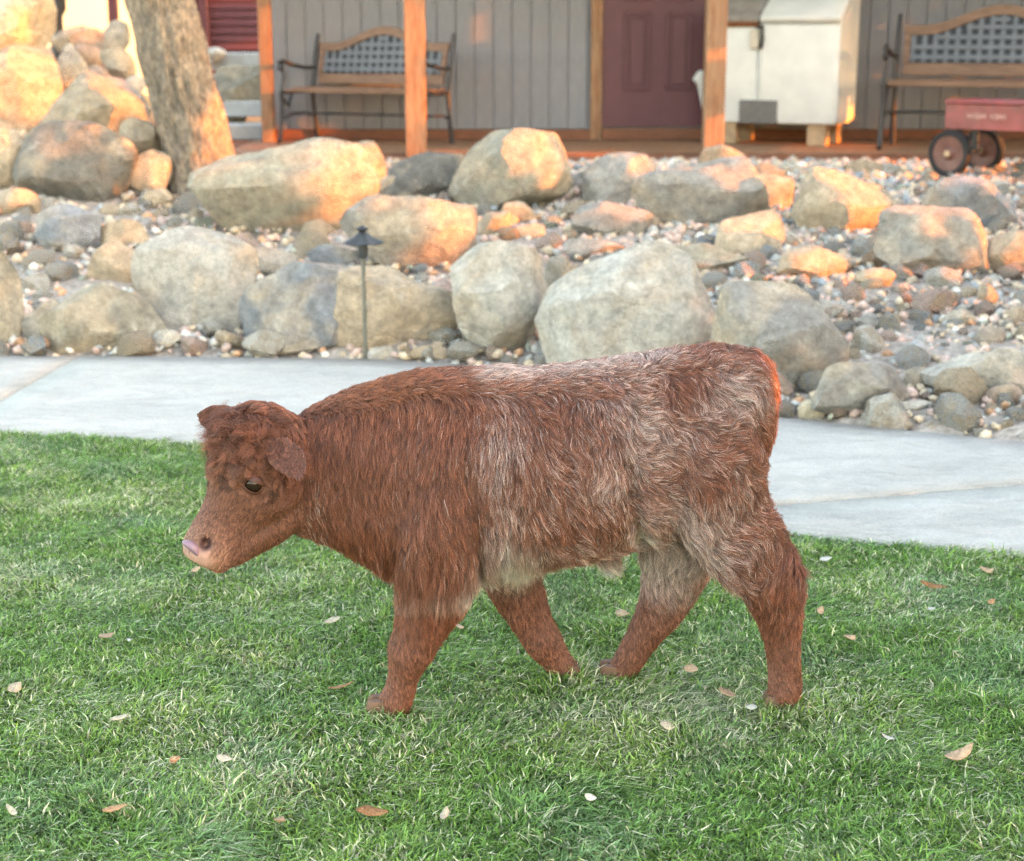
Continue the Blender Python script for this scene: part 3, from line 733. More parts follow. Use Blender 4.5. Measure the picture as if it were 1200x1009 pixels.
# ------------------------------------------------------------------ benches
def make_bench(loc, rz, label, Wd=1.24, s=1.0):
    t = empty('garden_bench', loc, rz); t.scale = (s, s, s)
    tag(t, label, 'bench', 'wood and iron benches on the porch')
    h = Wd / 2; SH, D = 0.42, 0.46
    for k, y in enumerate((-0.23, -0.12, -0.01, 0.10)):
        MB().box((-h, y, SH - (0.012 if k == 0 else 0) - 0.014 * (k == 2)), (h, y + 0.095, SH + 0.028 - 0.012 * (k == 0) - 0.014 * (k == 2)), 0.007).build('seat_slat', M_SLAT, t)
    tilt = 0.22
    def bp(x, z, dy=0.0): return Vector((x, 0.215 + (z - SH) * tilt + dy, z))
    # lower rail and arched upper rail
    lo = MB(); lo.box((-h + .03, -0.014, 0.47), (h - .03, 0.014, 0.55), 0.006)
    for v in lo.bm.verts: v.co.y += 0.215 + (v.co.z - SH) * tilt
    lo.build('lower_rail', M_SLAT, t)
    def arch(x): 
        a = abs(x) / h
        return 0.80 + 0.13 * (0.5 + 0.5 * math.cos(math.pi * min(1, a / 0.78)))
    n = 28; poly_t, poly_b = [], []
    m = MB(); rows = []
    for i in range(n + 1):
        x = -h + 0.015 + (Wd - 0.03) * i / n; zt = arch(x)
        rows.append([m.bm.verts.new(bp(x, zt - (0 if j in (0, 1) else 0.065), -0.016 if j in (0, 3) else 0.016)) for j in range(4)])
    for i in range(n):
        for j in range(4): m.bm.faces.new((rows[i][j], rows[i][(j + 1) % 4], rows[i + 1][(j + 1) % 4], rows[i + 1][j]))
    m.bm.faces.new(rows[0]); m.bm.faces.new(rows[-1][::-1])
    m.build('arched_rail', M_SLAT, t)
    for sx in (-1, 1):
        q = MB(); q.box((sx * (h - .045) - .022, -0.013, 0.552), (sx * (h - .045) + .022, 0.013, 0.752), 0.004)
        for v in q.bm.verts: v.co.y += 0.215 + (v.co.z - SH) * tilt; 
        q.build('side_rail', M_SLAT, t)
    # woven iron strips with a dark sheet added behind them
    bk = MB(); rw = []
    for i in range(25):
        x = -h + 0.06 + (Wd - 0.12) * i / 24
        rw.append([bk.bm.verts.new(bp(x, z_, d_)) for z_, d_ in ((0.552, .004), (0.552, .008), (arch(x) - .066, .008), (arch(x) - .066, .004))])
    for i in range(24):
        for j in range(4): bk.bm.faces.new((rw[i][j], rw[i][(j + 1) % 4], rw[i + 1][(j + 1) % 4], rw[i + 1][j]))
    bk.bm.faces.new(rw[0]); bk.bm.faces.new(rw[-1][::-1])
    bk.build('dark_sheet', M_DARK, t)
    x0 = -h + 0.07
    k = 0
    while x0 < h - 0.07:
        zt = arch(x0 + 0.02) - 0.068
        a = MB(); a.box((x0, -0.004 + 0.004 * (k % 2), 0.555), (x0 + 0.03, 0.0 + 0.004 * (k % 2), zt))
        for v in a.bm.verts: v.co.y += 0.215 + (v.co.z - SH) * tilt
        a.build('lattice_strip', M_LATTICE, t); x0 += 0.072; k += 1
    for zc in (0.59, 0.655, 0.72, 0.785, 0.835):
        xs_ = [x for x in np.linspace(-h + .07, h - .07, 60) if arch(x) - 0.07 > zc + 0.02]
        if len(xs_) < 4: continue
        a = MB(); a.box((xs_[0], -0.011, zc - 0.014), (xs_[-1], -0.006, zc + 0.014))
        for v in a.bm.verts: v.co.y += 0.215 + (v.co.z - SH) * tilt
        a.build('lattice_strip', M_LATTICE, t)
    # cast iron end frames: front leg, rear leg and upright, scrolled arm, stretcher
    for sx in (-1, 1):
        x = sx * (h - 0.012) + sx * 0.03
        f = MB()
        f.tube([(x, -0.25, SH), (x, -0.235, 0.32), (x, -0.26, 0.16), (x, -0.285, 0.02), (x, -0.30, 0.005)], [.02, .02, .017, .017, .022])
        f.tube([(x, 0.27, 0.005), (x, 0.23, 0.2), (x, 0.205, SH), (x, 0.30, 0.83), (x, 0.315, 0.87)], [.022, .017, .019, .016, .014])
        f.tube([(x, -0.25, SH - .012), (x, 0.21, SH - .012)], .017)
        f.tube([(x, -0.235, 0.2), (x, -0.1, 0.235), (x, 0.1, 0.235), (x, 0.235, 0.2)], .011)
        pts = [(x, 0.25, 0.60), (x, 0.1, 0.60), (x, -0.08, 0.625), (x, -0.2, 0.655), (x, -0.265, 0.645), (x, -0.275, 0.60), (x, -0.235, 0.585)]
        f.tube(pts, [.015, .016, .018, .02, .019, .016, .013])
        f.tube([(x, -0.22, 0.63), (x, -0.2, 0.53), (x, -0.24, SH)], .013)
        f.tube([(x, -0.24, SH - .03), (x, -0.15, SH - .13), (x, -0.1, SH - .03)], .011)
        f.build('iron_end', M_IRON, t, 50)
    MB().tube([(-h, 0.0, 0.235), (h, 0.0, 0.235)], .009).build('stretcher', M_IRON, t, 50)
    return t
b1 = at_z(424, 161.5, DECK_Z)
make_bench((px_x(428, 120, 13.0), 13.02, DECK_Z), R(-27), 'wood and iron bench behind the orange post against grey wall', 1.26)
make_bench((px_x(1163, 120, 12.3), 12.3, DECK_Z), R(-22), 'wood and iron bench standing behind the red wagon', 1.30, 1.17)

# ------------------------------------------------------------------ storage chest
cor = at_y(979, 147, 12.62)
th = R(-25)
CW, CD, CZ = 1.06, 0.66, cor.z - DECK_Z
ct = Matrix.Rotation(th, 3, 'Z') @ Vector((CW / 2, -CD / 2, 0))
chest = empty('storage_chest', (cor.x - ct.x, cor.y - ct.y, DECK_Z), th)
tag(chest, 'white fibreglass storage chest with sloping lids raised on wooden blocks', 'chest')
FH = px_z(940, 26, 12.62) - DECK_Z
def chest_half(x0, x1, inset, m):
    k = MB()
    prof = [(-CD / 2 + inset + 0.02, CZ), (-CD / 2 + inset, CZ + 0.03), (-CD / 2 + inset, FH), (CD / 2, FH + 0.36), (CD / 2, CZ + 0.06), (CD / 2 - 0.08, CZ)]
    a = [k.bm.verts.new((x0, y, z)) for y, z in prof]; b = [k.bm.verts.new((x1, y, z)) for y, z in prof]
    k.bm.faces.new(a); k.bm.faces.new(b[::-1])
    for i in range(6): k.bm.faces.new((a[i], b[i], b[(i + 1) % 6], a[(i + 1) % 6]))
    bmesh.ops.recalc_face_normals(k.bm, faces=k.bm.faces)
    bmesh.ops.bevel(k.bm, geom=list(k.bm.edges), offset=0.022, segments=3, affect='EDGES')
    return k.build('body', m, chest, 40)
xs_split = -0.11
chest_half(-CW / 2, xs_split - 0.002, 0.018, M_WHITE); chest_half(xs_split + 0.002, CW / 2, 0.0, M_WHITE)
def lid(x0, x1, m, lift, over, name='lid'):
    k = MB(); L_ = math.hypot(CD, 0.36); ang = math.atan2(0.36, CD)
    M4 = Matrix.Translation((0, -CD / 2, FH + lift)) @ Matrix.Rotation(ang, 4, 'X')
    k.box((x0, -over, 0), (x1, L_, 0.05), 0.016, M4)
    return k.build(name, m, chest, 40)
ld = lid(xs_split + 0.005, CW / 2 + 0.015, M_WHITE, 0.012, 0.03)
lg = lid(-CW / 2 - 0.01, xs_split - 0.005, M_GREYLID, 0.0, 0.015); lg['label'] = 'weathered grey brown lid'
rs_ = lid(-CW / 2, xs_split - 0.01, M_RUST, -0.035, 0.005, 'rust_edge'); rs_.parent = lg
vp = MB().box((-0.255, -CD / 2 - 0.012, CZ + 0.002), (0.055, -CD / 2 + 0.03, CZ + 0.185), 0.004).build('vent_panel', M_VENT, chest)
vp['label'] = 'grey vent panel low on the chest front'
lt_ = MB(); lt_.tube([(xs_split - 0.03, -CD / 2 - 0.005, FH - .035), (xs_split + 0.03, -CD / 2 - 0.03, FH - .03), (xs_split + 0.035, -CD / 2 - 0.03, FH - .12), (xs_split + 0.015, -CD / 2 - 0.01, FH - .2)], .013)
latch = lt_.build('latch', M_IRON, chest, 50)
MB().box((xs_split - .075, -CD / 2 - 0.022, FH - .2), (xs_split - 0.005, -CD / 2 + .03, FH - .05), 0.012).build('latch_plate', M_CREAM, latch)
for y in (-CD / 2 + .06, CD / 2 - .2):
    for x in (-CW / 2 + .08, CW / 2 - .24):
        MB().box((x, y, 0.001), (x + .15, y + .13, CZ + 0.004), 0.005).build('block', M_BLOCK, chest)
kn = at_y(823, 92, 13.52); cloth = MB()
cloth.tube([(0, 0, .06), (-.01, -.005, .03), (-.025, -.01, 0), (.0, 0, -.04), (.02, .005, -.16), (.03, .01, -.26)], [.025, .045, .06, .045, .035, .02], 10, .7)
o = cloth.build('hanging_cloth', M_WHITE, None, 60); o.location = kn
tag(o, 'white cloth hanging from the door handle beside the right post', 'cloth')

# ------------------------------------------------------------------ wagon
wz = tz(px_x(1112, 182, 10.1), 10.1) + 0.012
wheel_c = Vector((px_x(1113, 182, 10.1), 10.1, wz))
WR = 0.145
wag = empty('toy_wagon', wheel_c + Vector((0.332, -0.035, 0)), R(-45))
tag(wag, 'old red pull wagon with black rubber wheels on the gravel', 'wagon')
tb, tt = px_z(1140, 151, 10.1) - wz, px_z(1112, 119, 10.2) - wz
tr = MB(); hx, hy, wl = 0.33, 0.17, 0.008
x1_ = hx + 0.28
tr.box((-hx, -hy, tb), (x1_, hy, tb + wl))
tr.box((-hx, -hy, tb + wl), (x1_, -hy + wl, tt)); tr.box((-hx, hy - wl, tb + wl), (x1_, hy, tt))
tr.box((-hx, -hy + wl, tb + wl), (-hx + wl, hy - wl, tt)); tr.box((x1_ - wl, -hy + wl, tb + wl), (x1_, hy - wl, tt))
tray = tr.build('tray', M_WAGON, wag)
rim = MB(); rm = 0.014
for a, b in (((-hx, -hy), (x1_, -hy)), ((x1_, -hy), (x1_, hy)), ((x1_, hy), (-hx, hy)), ((-hx, hy), (-hx, -hy))):
    rim.tube([(a[0], a[1], tt), (b[0], b[1], tt)], rm)
rim.build('rim', M_WAGON, tray, 60)
sg = MB(); xq = -0.18; rl = random.Random(4)
for k in range(11):
    w_ = rl.uniform(.012, .022); hgt = rl.uniform(.02, .04)
    sg.box((xq, -hy - 0.003, (tb + tt) / 2 - hgt / 2), (xq + w_, -hy - 0.0005, (tb + tt) / 2 + hgt / 2)); xq += w_ + .006
    if k == 5: xq += .02
sg.build('lettering', M_FADED, tray)['kind'] = 'stuff'
for x in (-0.26, x1_ - 0.1):
    MB().tube([(x, -hy - .05, WR), (x, hy + .05, WR)], .011).build('axle', M_IRON, wag)
    for y in (-0.1, 0.1): MB().box((x - .02, y - .006, WR), (x + .02, y + .006, tb)).build('bracket', M_IRON, wag)
    for sy in (-1, 1):
        c = (x, sy * 0.21, WR)
        wm = MB(); prof = [(WR - .035, -.028), (WR - .008, -.03), (WR, -.016), (WR, .016), (WR - .008, .03), (WR - .035, .028)]
        # tyre as a closed ring
        rings = []
        for r_, h_ in prof:
            rings.append([wm.bm.verts.new((c[0] + r_ * math.cos(2 * math.pi * k / 36), c[1] + h_, c[2] + r_ * math.sin(2 * math.pi * k / 36))) for k in range(36)])
        for i in range(6):
            for k in range(36): wm.bm.faces.new((rings[i][k], rings[i][(k + 1) % 36], rings[(i + 1) % 6][(k + 1) % 36], rings[(i + 1) % 6][k]))
        wh = wm.build('wheel', M_RUBBER, wag, 50)
        MB().lathe([(WR - .034, -.02), (WR - .034, .02), (WR - .05, .02), (.045, .006), (.028, .02), (.02, .035)], 36, 'y', c).build('hub', M_HUB, wh, 40)
        MB().lathe([(.02, -.04), (.02, .04)], 16, 'y', c).build('cap', M_BLOCK, wh, 40)

# ------------------------------------------------------------------ path light
lb = at_z(429, 421, 0.0); lb.y = float(far_y(lb.x)) + 0.02; lb.z = tz(lb.x, lb.y)
pth = empty('path_light', lb); tag(pth, 'black metal path light on a thin stake at the path edge', 'path light')
LH = px_z(430, 265, lb.y) - lb.z
MB().tube([(0, 0, -.1), (0.002, 0, LH * .45), (0, 0, LH - .13)], [.009, .0085, .0085]).build('stake', M_STAKE, pth, 50)
MB().lathe([(.012, LH - .135), (.02, LH - .125), (.022, LH - .09), (.018, LH - .065), (.02, LH - .06)], 16).build('socket', M_LAMPMETAL, pth, 50)
hat = MB(); rings = []
for r_, h_, wv in ((.008, LH - .02, 0), (.022, LH - .028, 0), (.04, LH - .045, .15), (.082, LH - .068, .35), (.080, LH - .072, .35), (.02, LH - .05, 0)):
    rings.append([hat.bm.verts.new((r_ * (1 + wv * .35 * math.cos(5 * q)) * math.cos(q), r_ * (1 + wv * .35 * math.cos(5 * q)) * math.sin(q), h_ + .01 * wv * math.cos(5 * q))) for q in [2 * math.pi * k / 40 for k in range(40)]])
for i in range(5):
    for k in range(40): hat.bm.faces.new((rings[i][k], rings[i][(k + 1) % 40], rings[i + 1][(k + 1) % 40], rings[i + 1][k]))
hat.bm.faces.new(rings[0][::-1]); hat.bm.faces.new(rings[-1])
hat.build('shade', M_LAMPMETAL, pth, 50)
MB().lathe([(.006, LH - .03), (.022, LH - .016), (.026, LH - .008), (.012, LH - .002), (.004, LH + .004)], 20).build('finial', M_LAMPMETAL, pth, 50)

# ------------------------------------------------------------------ tree
TY = 9.75
tree = empty('tree', (px_x(240, 232, TY), TY, tz(px_x(240, 232, TY), TY))); TO = Vector(tree.location)
tag(tree, 'rough barked tree trunk leaning left beside the rock pile', 'tree')
cl = [(242, 250, 50), (240, 222, 42), (236, 196, 40), (226, 150, 38.5), (213, 100, 38), (200, 50, 37.5), (186, 0, 37), (172, -50, 36), (150, -130, 33), (122, -230, 28), (100, -330, 22)]
nodes = [(at_y(u, v, TY), r_ / 188.0) for u, v, r_ in cl]
seg, rows = 56, []
TV, TF = [], []
nr = 90
for i in range(nr + 1):
    f = i / nr * (len(nodes) - 1); k = min(int(f), len(nodes) - 2); t = f - k
    c = nodes[k][0].lerp(nodes[k + 1][0], t); r_ = nodes[k][1] * (1 - t) + nodes[k + 1][1] * t
    for j in range(seg):
        q = 2 * math.pi * j / seg
        d = Vector((math.cos(q), math.sin(q), 0))
        p = c + d * r_
        e = noise.fractal(Vector((d.x * 3.2, d.y * 3.2, p.z * 1.1)), 0.8, 2.2, 5)
        rg = abs(noise.noise(Vector((d.x * 5.5, d.y * 5.5, p.z * 2.6 + 7))))
        TV.append(p + d * (e * 0.02 - 0.035 * (1 - min(1, rg * 3)) + .008) - TO)
for i in range(nr):
    for j in range(seg):
        a = i * seg + j; b = i * seg + (j + 1) % seg; TF.append((a, b, b + seg, a + seg))
link('trunk', np_mesh('trunk', [tuple(v) for v in TV], TF, True), tree, M_BARK)
M_LEAF = mat('tree_leaf', (0.07, 0.10, 0.03), 0.6, 0.3, 3)
top = nodes[-1][0]
lr = np.random.default_rng(5); LV_, LF_ = [], []
limb = MB()
for k in range(7):
    a = k * 0.9; st = nodes[-2][0].lerp(top, (k % 3) / 2.0)
    e = st + Vector((math.cos(a) * 1.3, math.sin(a) * 1.3, 0.9 + 0.25 * (k % 4)))
    limb.tube([st - TO, st.lerp(e, .5) + Vector((0, 0, .1)) - TO, e - TO], [.09, .055, .02])
    for j in range(330):
        c = e + Vector(lr.normal(size=3) * np.array([.55, .55, .4])); n = Vector(lr.normal(size=3)).normalized(); t = n.orthogonal().normalized(); b = n.cross(t)
        s = lr.uniform(.04, .07); q = len(LV_); LV_ += [tuple(c - TO + t * s), tuple(c - TO + b * s * .5), tuple(c - TO - t * s), tuple(c - TO - b * s * .5)]; LF_.append((q, q + 1, q + 2, q + 3))
limb.build('limbs', M_BARK, tree, 60)
tag(link('crown', np_mesh('crown', LV_, LF_), tree, M_LEAF), kind='stuff')

# ------------------------------------------------------------------ garden steps, outbuilding, far post
steps = empty('garden_steps', (px_x(280, 150, 13.9), 13.9, 0.5)); SO = Vector(steps.location)
tag(steps, 'pale stone garden steps climbing behind the tree trunk', 'steps')
def slab_step(u0, u1, v0, v1, Y, depth):
    a, b = at_y(u0, v0, Y), at_y(u1, v1, Y)
    MB().box(Vector((a.x, Y, b.z)) - SO, Vector((b.x, Y + depth, a.z)) - SO, 0.012).build('step', M_STEP, steps)
slab_step(225, 330, 62, 82, 15.0, 0.6); slab_step(262, 326, 119, 137, 14.05, 0.5); slab_step(232, 322, 146, 164, 13.75, 0.32)
shed = empty('shed', (px_x(240, 50, 17.5), 17.5, tz(-3.2, 17.5))); QO = Vector(shed.location)
tag(shed, 'maroon outbuilding with horizontal lap boards behind the tree', 'shed')
sx0, sx1 = px_x(128, 20, 17.5), px_x(345, 20, 17.5)
zlo = px_z(260, 58, 17.5)
bd = MB()
me_b = None
bh = 0.085
for k in range(22):
    a0 = px_x(222, 20, 17.5)
    m = MB(); z0 = zlo + k * bh
    v0 = [(a0, 17.5, z0), (sx1, 17.5, z0), (sx1, 17.53, z0 + bh), (a0, 17.53, z0 + bh), (a0, 17.56, z0), (sx1, 17.56, z0), (sx1, 17.56, z0 + bh), (a0, 17.56, z0 + bh)]
    w = [m.bm.verts.new(Vector(p) - QO) for p in v0]
    for f in ((0, 1, 2, 3), (5, 4, 7, 6), (4, 0, 3, 7), (1, 5, 6, 2), (4, 5, 1, 0), (3, 2, 6, 7)): m.bm.faces.new([w[i] for i in f])
    m.build('lap_board', M_MAROON, shed)
bd.bm.free()
for u0, u1 in ((127, 138), (220, 231), (233, 243)):
    MB().box(Vector((px_x(u0, 20, 17.4), 17.38, zlo - 0.4)) - QO, Vector((px_x(u1, 20, 17.4), 17.47, zlo + 1.9)) - QO, 0.006).build('post', M_MAROON, shed)
MB().box(Vector((sx0, 17.3, zlo + 1.9)) - QO, Vector((sx1, 19.5, zlo + 2.05)) - QO).build('roof', M_GREYLID, shed)
MB().box(Vector((px_x(222, 20, 17.5), 17.57, zlo - .3)) - QO, Vector((sx1, 19.4, zlo + 1.89)) - QO).build('wall', M_MAROON, shed)
dp = MB(); a, b = at_y(59, 25, 13.6), at_y(72, -30, 13.6)
dp.tube([(0, 0, -.3), (0.0, 0, .14), (.03, 0, .2), (.06, 0, 1.0)], [.06, .055, .06, .055], 10)
o = dp.build('fence_post', M_IRON, None, 50); o.location = (a.x + .05, 13.6, a.z - .1)
tag(o, 'dark post standing behind the square boulder at top left', 'post')

# ------------------------------------------------------------------ calf
CY = 3.0
def cp(u, v, Y=CY): return at_y(u, v, Y)
PXM = 598.0
def loft(V, F, st, seg=28, power=1.0):
    base = len(V)
    for c, a, b in st:
        for k in range(seg):
            q = 2 * math.pi * k / seg
            cc, ss = math.cos(q), math.sin(q)
            if power != 1.0: cc, ss = math.copysign(abs(cc) ** power, cc), math.copysign(abs(ss) ** power, ss)
            V.append(c + a * cc + b * ss)
    n = len(st)
    for i in range(n - 1):
        for k in range(seg):
            p, q = base + i * seg + k, base + i * seg + (k + 1) % seg
            F.append((p, q, q + seg, p + seg))
    V.append(st[0][0]); e0 = len(V) - 1; V.append(st[-1][0]); e1 = len(V) - 1
    for k in range(seg):
        F.append((base + (k + 1) % seg, base + k, e0))
        l = base + (n - 1) * seg
        F.append((l + k, l + (k + 1) % seg, e1))
def smooth_st(st, per=5):
    """resample stations with a smooth curve"""
    out = []; n = len(st)
    def cr(p0, p1, p2, p3, t):
        return 0.5 * ((2 * p1) + (p2 - p0) * t + (2 * p0 - 5 * p1 + 4 * p2 - p3) * t * t + (3 * p1 - p0 - 3 * p2 + p3) * t ** 3)
    for i in range(n - 1):
        g = [st[max(0, i - 1)], st[i], st[i + 1], st[min(n - 1, i + 2)]]
        for k in range(per):
            t = k / per
            out.append(tuple(cr(g[0][j], g[1][j], g[2][j], g[3][j], t) for j in range(3)))
    out.append(st[-1]); return out
CV, CF = [], []
# trunk and neck: (u, top, bottom, half width, ins top, ins bottom)
TR = [(326, 508, 600, .050), (345, 494, 622, .072), (380, 474, 630, .085), (420, 458, 646, .098), (460, 447, 668, .115), (505, 440, 682, .135), (560, 437, 676, .150), (620, 437, 661, .162),
      (680, 431, 648, .168), (740, 422, 634, .160), (795, 413, 622, .150), (840, 409, 606, .140), (874, 414, 575, .118), (894, 428, 530, .085), (903, 452, 500, .040)]
st = []
for u, t, b, w in TR:
    a, c = cp(u, t), cp(u, b); h = (a.z - c.z) / 2
    st.append((Vector((a.x + c.x, 2 * CY, a.z + c.z)) / 2, Vector((0, 0, h)), Vector((0, w, 0))))
loft(CV, CF, smooth_st(st), 36, 0.94)
def leg(pts, lat, Ys):
    st = []
    for i, (u, v, r_) in enumerate(pts):
        c = cp(u, v, Ys[i])
        i0, i1 = max(0, i - 1), min(len(pts) - 1, i + 1)
        t = (cp(*pts[i1][:2], Ys[i1]) - cp(*pts[i0][:2], Ys[i0])); t.y = 0; t.normalize()
        n = Vector((t.z, 0, -t.x))
        st.append((c, n * (r_ / PXM), Vector((0, r_ / PXM * lat[i], 0))))
    loft(CV, CF, smooth_st(st), 24)
NE, FA = 2.905, 3.085
leg([(540, 520, 30), (528, 585, 46), (516, 650, 45), (507, 700, 38), (491, 738, 29), (480, 764, 25.5), (473, 788, 18.5), (469, 806, 17.5), (462, 824, 18.8), (457, 836, 16.5), (453, 850, 17.5)],
    [.9, .72, .72, .75, .85, .95, 1, 1, .95, .9, .95], [2.92, 2.90, 2.895, 2.90, NE, NE, NE, NE, NE, NE, NE])
leg([(575, 585, 46), (590, 645, 40), (606, 692, 31), (622, 728, 24), (636, 750, 22), (651, 772, 17), (664, 791, 17.5), (668, 802, 16), (669, 812, 16.5)],
    [.7, .75, .8, .9, 1, 1, 1, .95, .95], [3.07, 3.08, FA, FA, FA, FA, FA, FA, FA])
leg([(812, 560, 60), (798, 630, 50), (790, 672, 38), (777, 708, 28), (758, 740, 22), (741, 766, 19), (729, 786, 17.5), (722, 806, 18)],
    [.65, .7, .75, .85, 1, 1, 1, .95], [3.06, 3.075, FA, FA, FA, FA, FA, FA])
leg([(838, 480, 48), (834, 540, 59), (847, 600, 52), (880, 646, 45), (902, 680, 36), (912, 715, 27), (917, 750, 21), (919, 780, 18.5), (920, 806, 19), (918, 820, 17), (916, 840, 18)],
    [.8, .72, .68, .66, .7, .85, 1, 1, 1, .95, .95], [2.92, 2.905, 2.905, 2.91, 2.92, 2.925, 2.93, 2.93, 2.93, 2.93, 2.93])
# tail
tl = [(872, 420, 14), (889, 434, 14), (896, 464, 13), (888, 500, 11), (879, 540, 10), (870, 580, 8), (864, 610, 6)]
leg(tl, [1] * 7, [3.0, 3.01, 3.02, 3.03, 3.04, 3.05, 3.06])
# sheath under the belly
leg([(706, 628, 16), (711, 648, 12), (714, 662, 7)], [1] * 3, [3.0] * 3)
# head
HP, HY, HL = R(58), R(27), 0.285
hf = Vector((-math.cos(HP) * math.cos(HY), -math.cos(HP) * math.sin(HY), -math.sin(HP)))
hl = Vector((math.sin(HY), -math.cos(HY), 0))
hd = hl.cross(hf) * -1
if hd.z < 0: hd = -hd
POLL = cp(311, 497, 2.955)
def H(t, y, d): return POLL + hf * (t * HL) + hl * y + hd * d
HS = [(-.13, .012, -.05, .035), (-.06, .042, -.085, .058), (.06, .058, -.115, .074), (.2, .062, -.135, .083), (.36, .055, -.135, .082), (.5, .042, -.118, .070), (.64, .031, -.094, .056), (.78, .029, -.080, .052), (.89, .032, -.072, .055), (.97, .030, -.070, .053), (1.03, .018, -.060, .043)]
st = []
for t, d1, d0, w in HS:
    st.append((H(t, 0, (d1 + d0) / 2), hd * ((d1 - d0) / 2), hl * w))
loft(CV, CF, smooth_st(st), 32, 0.92)
# lower jaw
st = []
for t, d1, d0, w in [(.15, -.08, -.165, .055), (.40, -.07, -.178, .056), (.60, -.05, -.150, .050), (.78, -.035, -.118, .044), (.90, -.03, -.096, .038), (.97, -.035, -.074, .024)]:
    st.append((H(t, 0, (d1 + d0) / 2), hd * ((d1 - d0) / 2), hl * w))
loft(CV, CF, smooth_st(st), 24)
# brow ridges
for s_ in (-1, 1):
    leg_c = H(.33, s_ * .066, .022)
    loft(CV, CF, [(leg_c + hf * .035 * k, hd * .018 * (1 - abs(k) ** 2 * .8), hl * .018 * (1 - abs(k) ** 2 * .8)) for k in (-1, -.5, 0, .5, 1)], 14)
# ears
EARPTS = []
def ear(base, tip, wide, normal, cup=.25, thk=.008):
    e = tip - base; L_ = e.length; n = normal.normalized(); w = wide
    rows, cols = 12, 8; top = []; bot = []
    prof = [.42, .62, .8, .93, 1, 1, .96, .88, .76, .6, .4, .14]
    for i in range(rows):
        t = i / (rows - 1)
        for j in range(cols + 1):
            s_ = j / cols * 2 - 1
            p = base + e * t + w * (s_ * prof[i]) + n * (-cup * L_ * (1 - s_ * s_) * .5 * math.sin(math.pi * min(1, t + .15)))
            top.append(p + n * thk / 2); bot.append(p - n * thk / 2)
    EARPTS.extend([(q_, n, e.normalized()) for q_ in top]); b0 = len(CV); CV.extend(top); b1 = len(CV); CV.extend(bot); c1 = cols + 1
    for i in range(rows - 1):
        for j in range(cols):
            a = i * c1 + j
            CF.append((b0 + a, b0 + a + 1, b0 + a + c1 + 1, b0 + a + c1)); CF.append((b1 + a + c1, b1 + a + c1 + 1, b1 + a + 1, b1 + a))
    rim = list(range(c1)) + [i * c1 + cols for i in range(1, rows)] + [(rows - 1) * c1 + j for j in range(cols - 1, -1, -1)] + [i * c1 for i in range(rows - 2, 0, -1)]
    for q in range(len(rim)):
        a, b = rim[q], rim[(q + 1) % len(rim)]; CF.append((b0 + b, b0 + a, b1 + a, b1 + b))
nb = H(.02, .066, .006)
nb = H(.03, .078, .004)
ear(nb, cp(352, 564, nb.y - .078), Vector((.037, -.014, .009)), Vector((.3, -1, .2)))
fb = H(.10, -.062, .03)
ear(fb, cp(230, 487, fb.y + .02), Vector((.006, .0, .031)), Vector((-.2, -1, .1)))

raw = bpy.data.meshes.new('calf_raw')
raw.from_pydata([tuple(v) for v in CV], [], CF)
bmx = bmesh.new(); bmx.from_mesh(raw); bmesh.ops.recalc_face_normals(bmx, faces=bmx.faces); bmx.to_mesh(raw); bmx.free()
tmp = bpy.data.objects.new('calf_raw', raw); COL.objects.link(tmp)
rm_ = tmp.modifiers.new('r', 'REMESH'); rm_.mode = 'VOXEL'; rm_.voxel_size = 0.005
sm_ = tmp.modifiers.new('s', 'SMOOTH'); sm_.factor = 0.5; sm_.iterations = 8
dg = bpy.context.evaluated_depsgraph_get()
cme = bpy.data.meshes.new_from_object(tmp.evaluated_get(dg))
bpy.data.objects.remove(tmp); bpy.data.meshes.remove(raw)
cme.name = 'calf'
n_v = len(cme.vertices); co = np.empty(n_v * 3, np.float32); cme.vertices.foreach_get('co', co); co = co.reshape(-1, 3).astype(float)
# small bumps of muscle and bone
dsp = np.array([noise.fractal(Vector(p) * 9, 1.0, 2.0, 3) for p in co]); nm = np.empty(n_v * 3, np.float32); cme.vertices.foreach_get('normal', nm); nm = nm.reshape(-1, 3).astype(float)
co = co + nm * (dsp * .004)[:, None]
# flank fold, elbow crease, shoulder blade and hip bone
def seg_d(P, a, b):
    a, b = np.array([a.x, a.z]), np.array([b.x, b.z]); q = P[:, [0, 2]]; ab = b - a
    t = np.clip(((q - a) @ ab) / (ab @ ab), 0, 1); return np.linalg.norm(q - a - t[:, None] * ab, axis=1)
side = sm(.15, .5, np.abs(nm[:, 1]))
for a_, b_, w_, dep in ((cp(728, 520), cp(748, 628), .016, -.017), (cp(566, 590), cp(562, 680), .014, -.014), (cp(655, 470), cp(668, 610), .02, -.007), (cp(515, 470), cp(492, 600), .05, .010), (cp(835, 432), cp(862, 446), .035, .012), (cp(690, 450), cp(716, 590), .03, .005)):
    co = co + nm * (np.exp(-(seg_d(co, a_, b_) / w_) ** 2) * dep * side * (co[:, 2] > .24))[:, None]
def bvh_of(me_co):
    cme.vertices.foreach_set('co', me_co.astype(np.float32).ravel()); cme.update()
    return BVHTree.FromPolygons([Vector(v) for v in me_co], [tuple(p.vertices) for p in cme.polygons])
bv = bvh_of(co)
CAM0 = Vector((0, 0, CAM_H))
def sight(u, v):
    h_ = bv.ray_cast(CAM0, ray(u, v).normalized())
    return h_[0], h_[1]
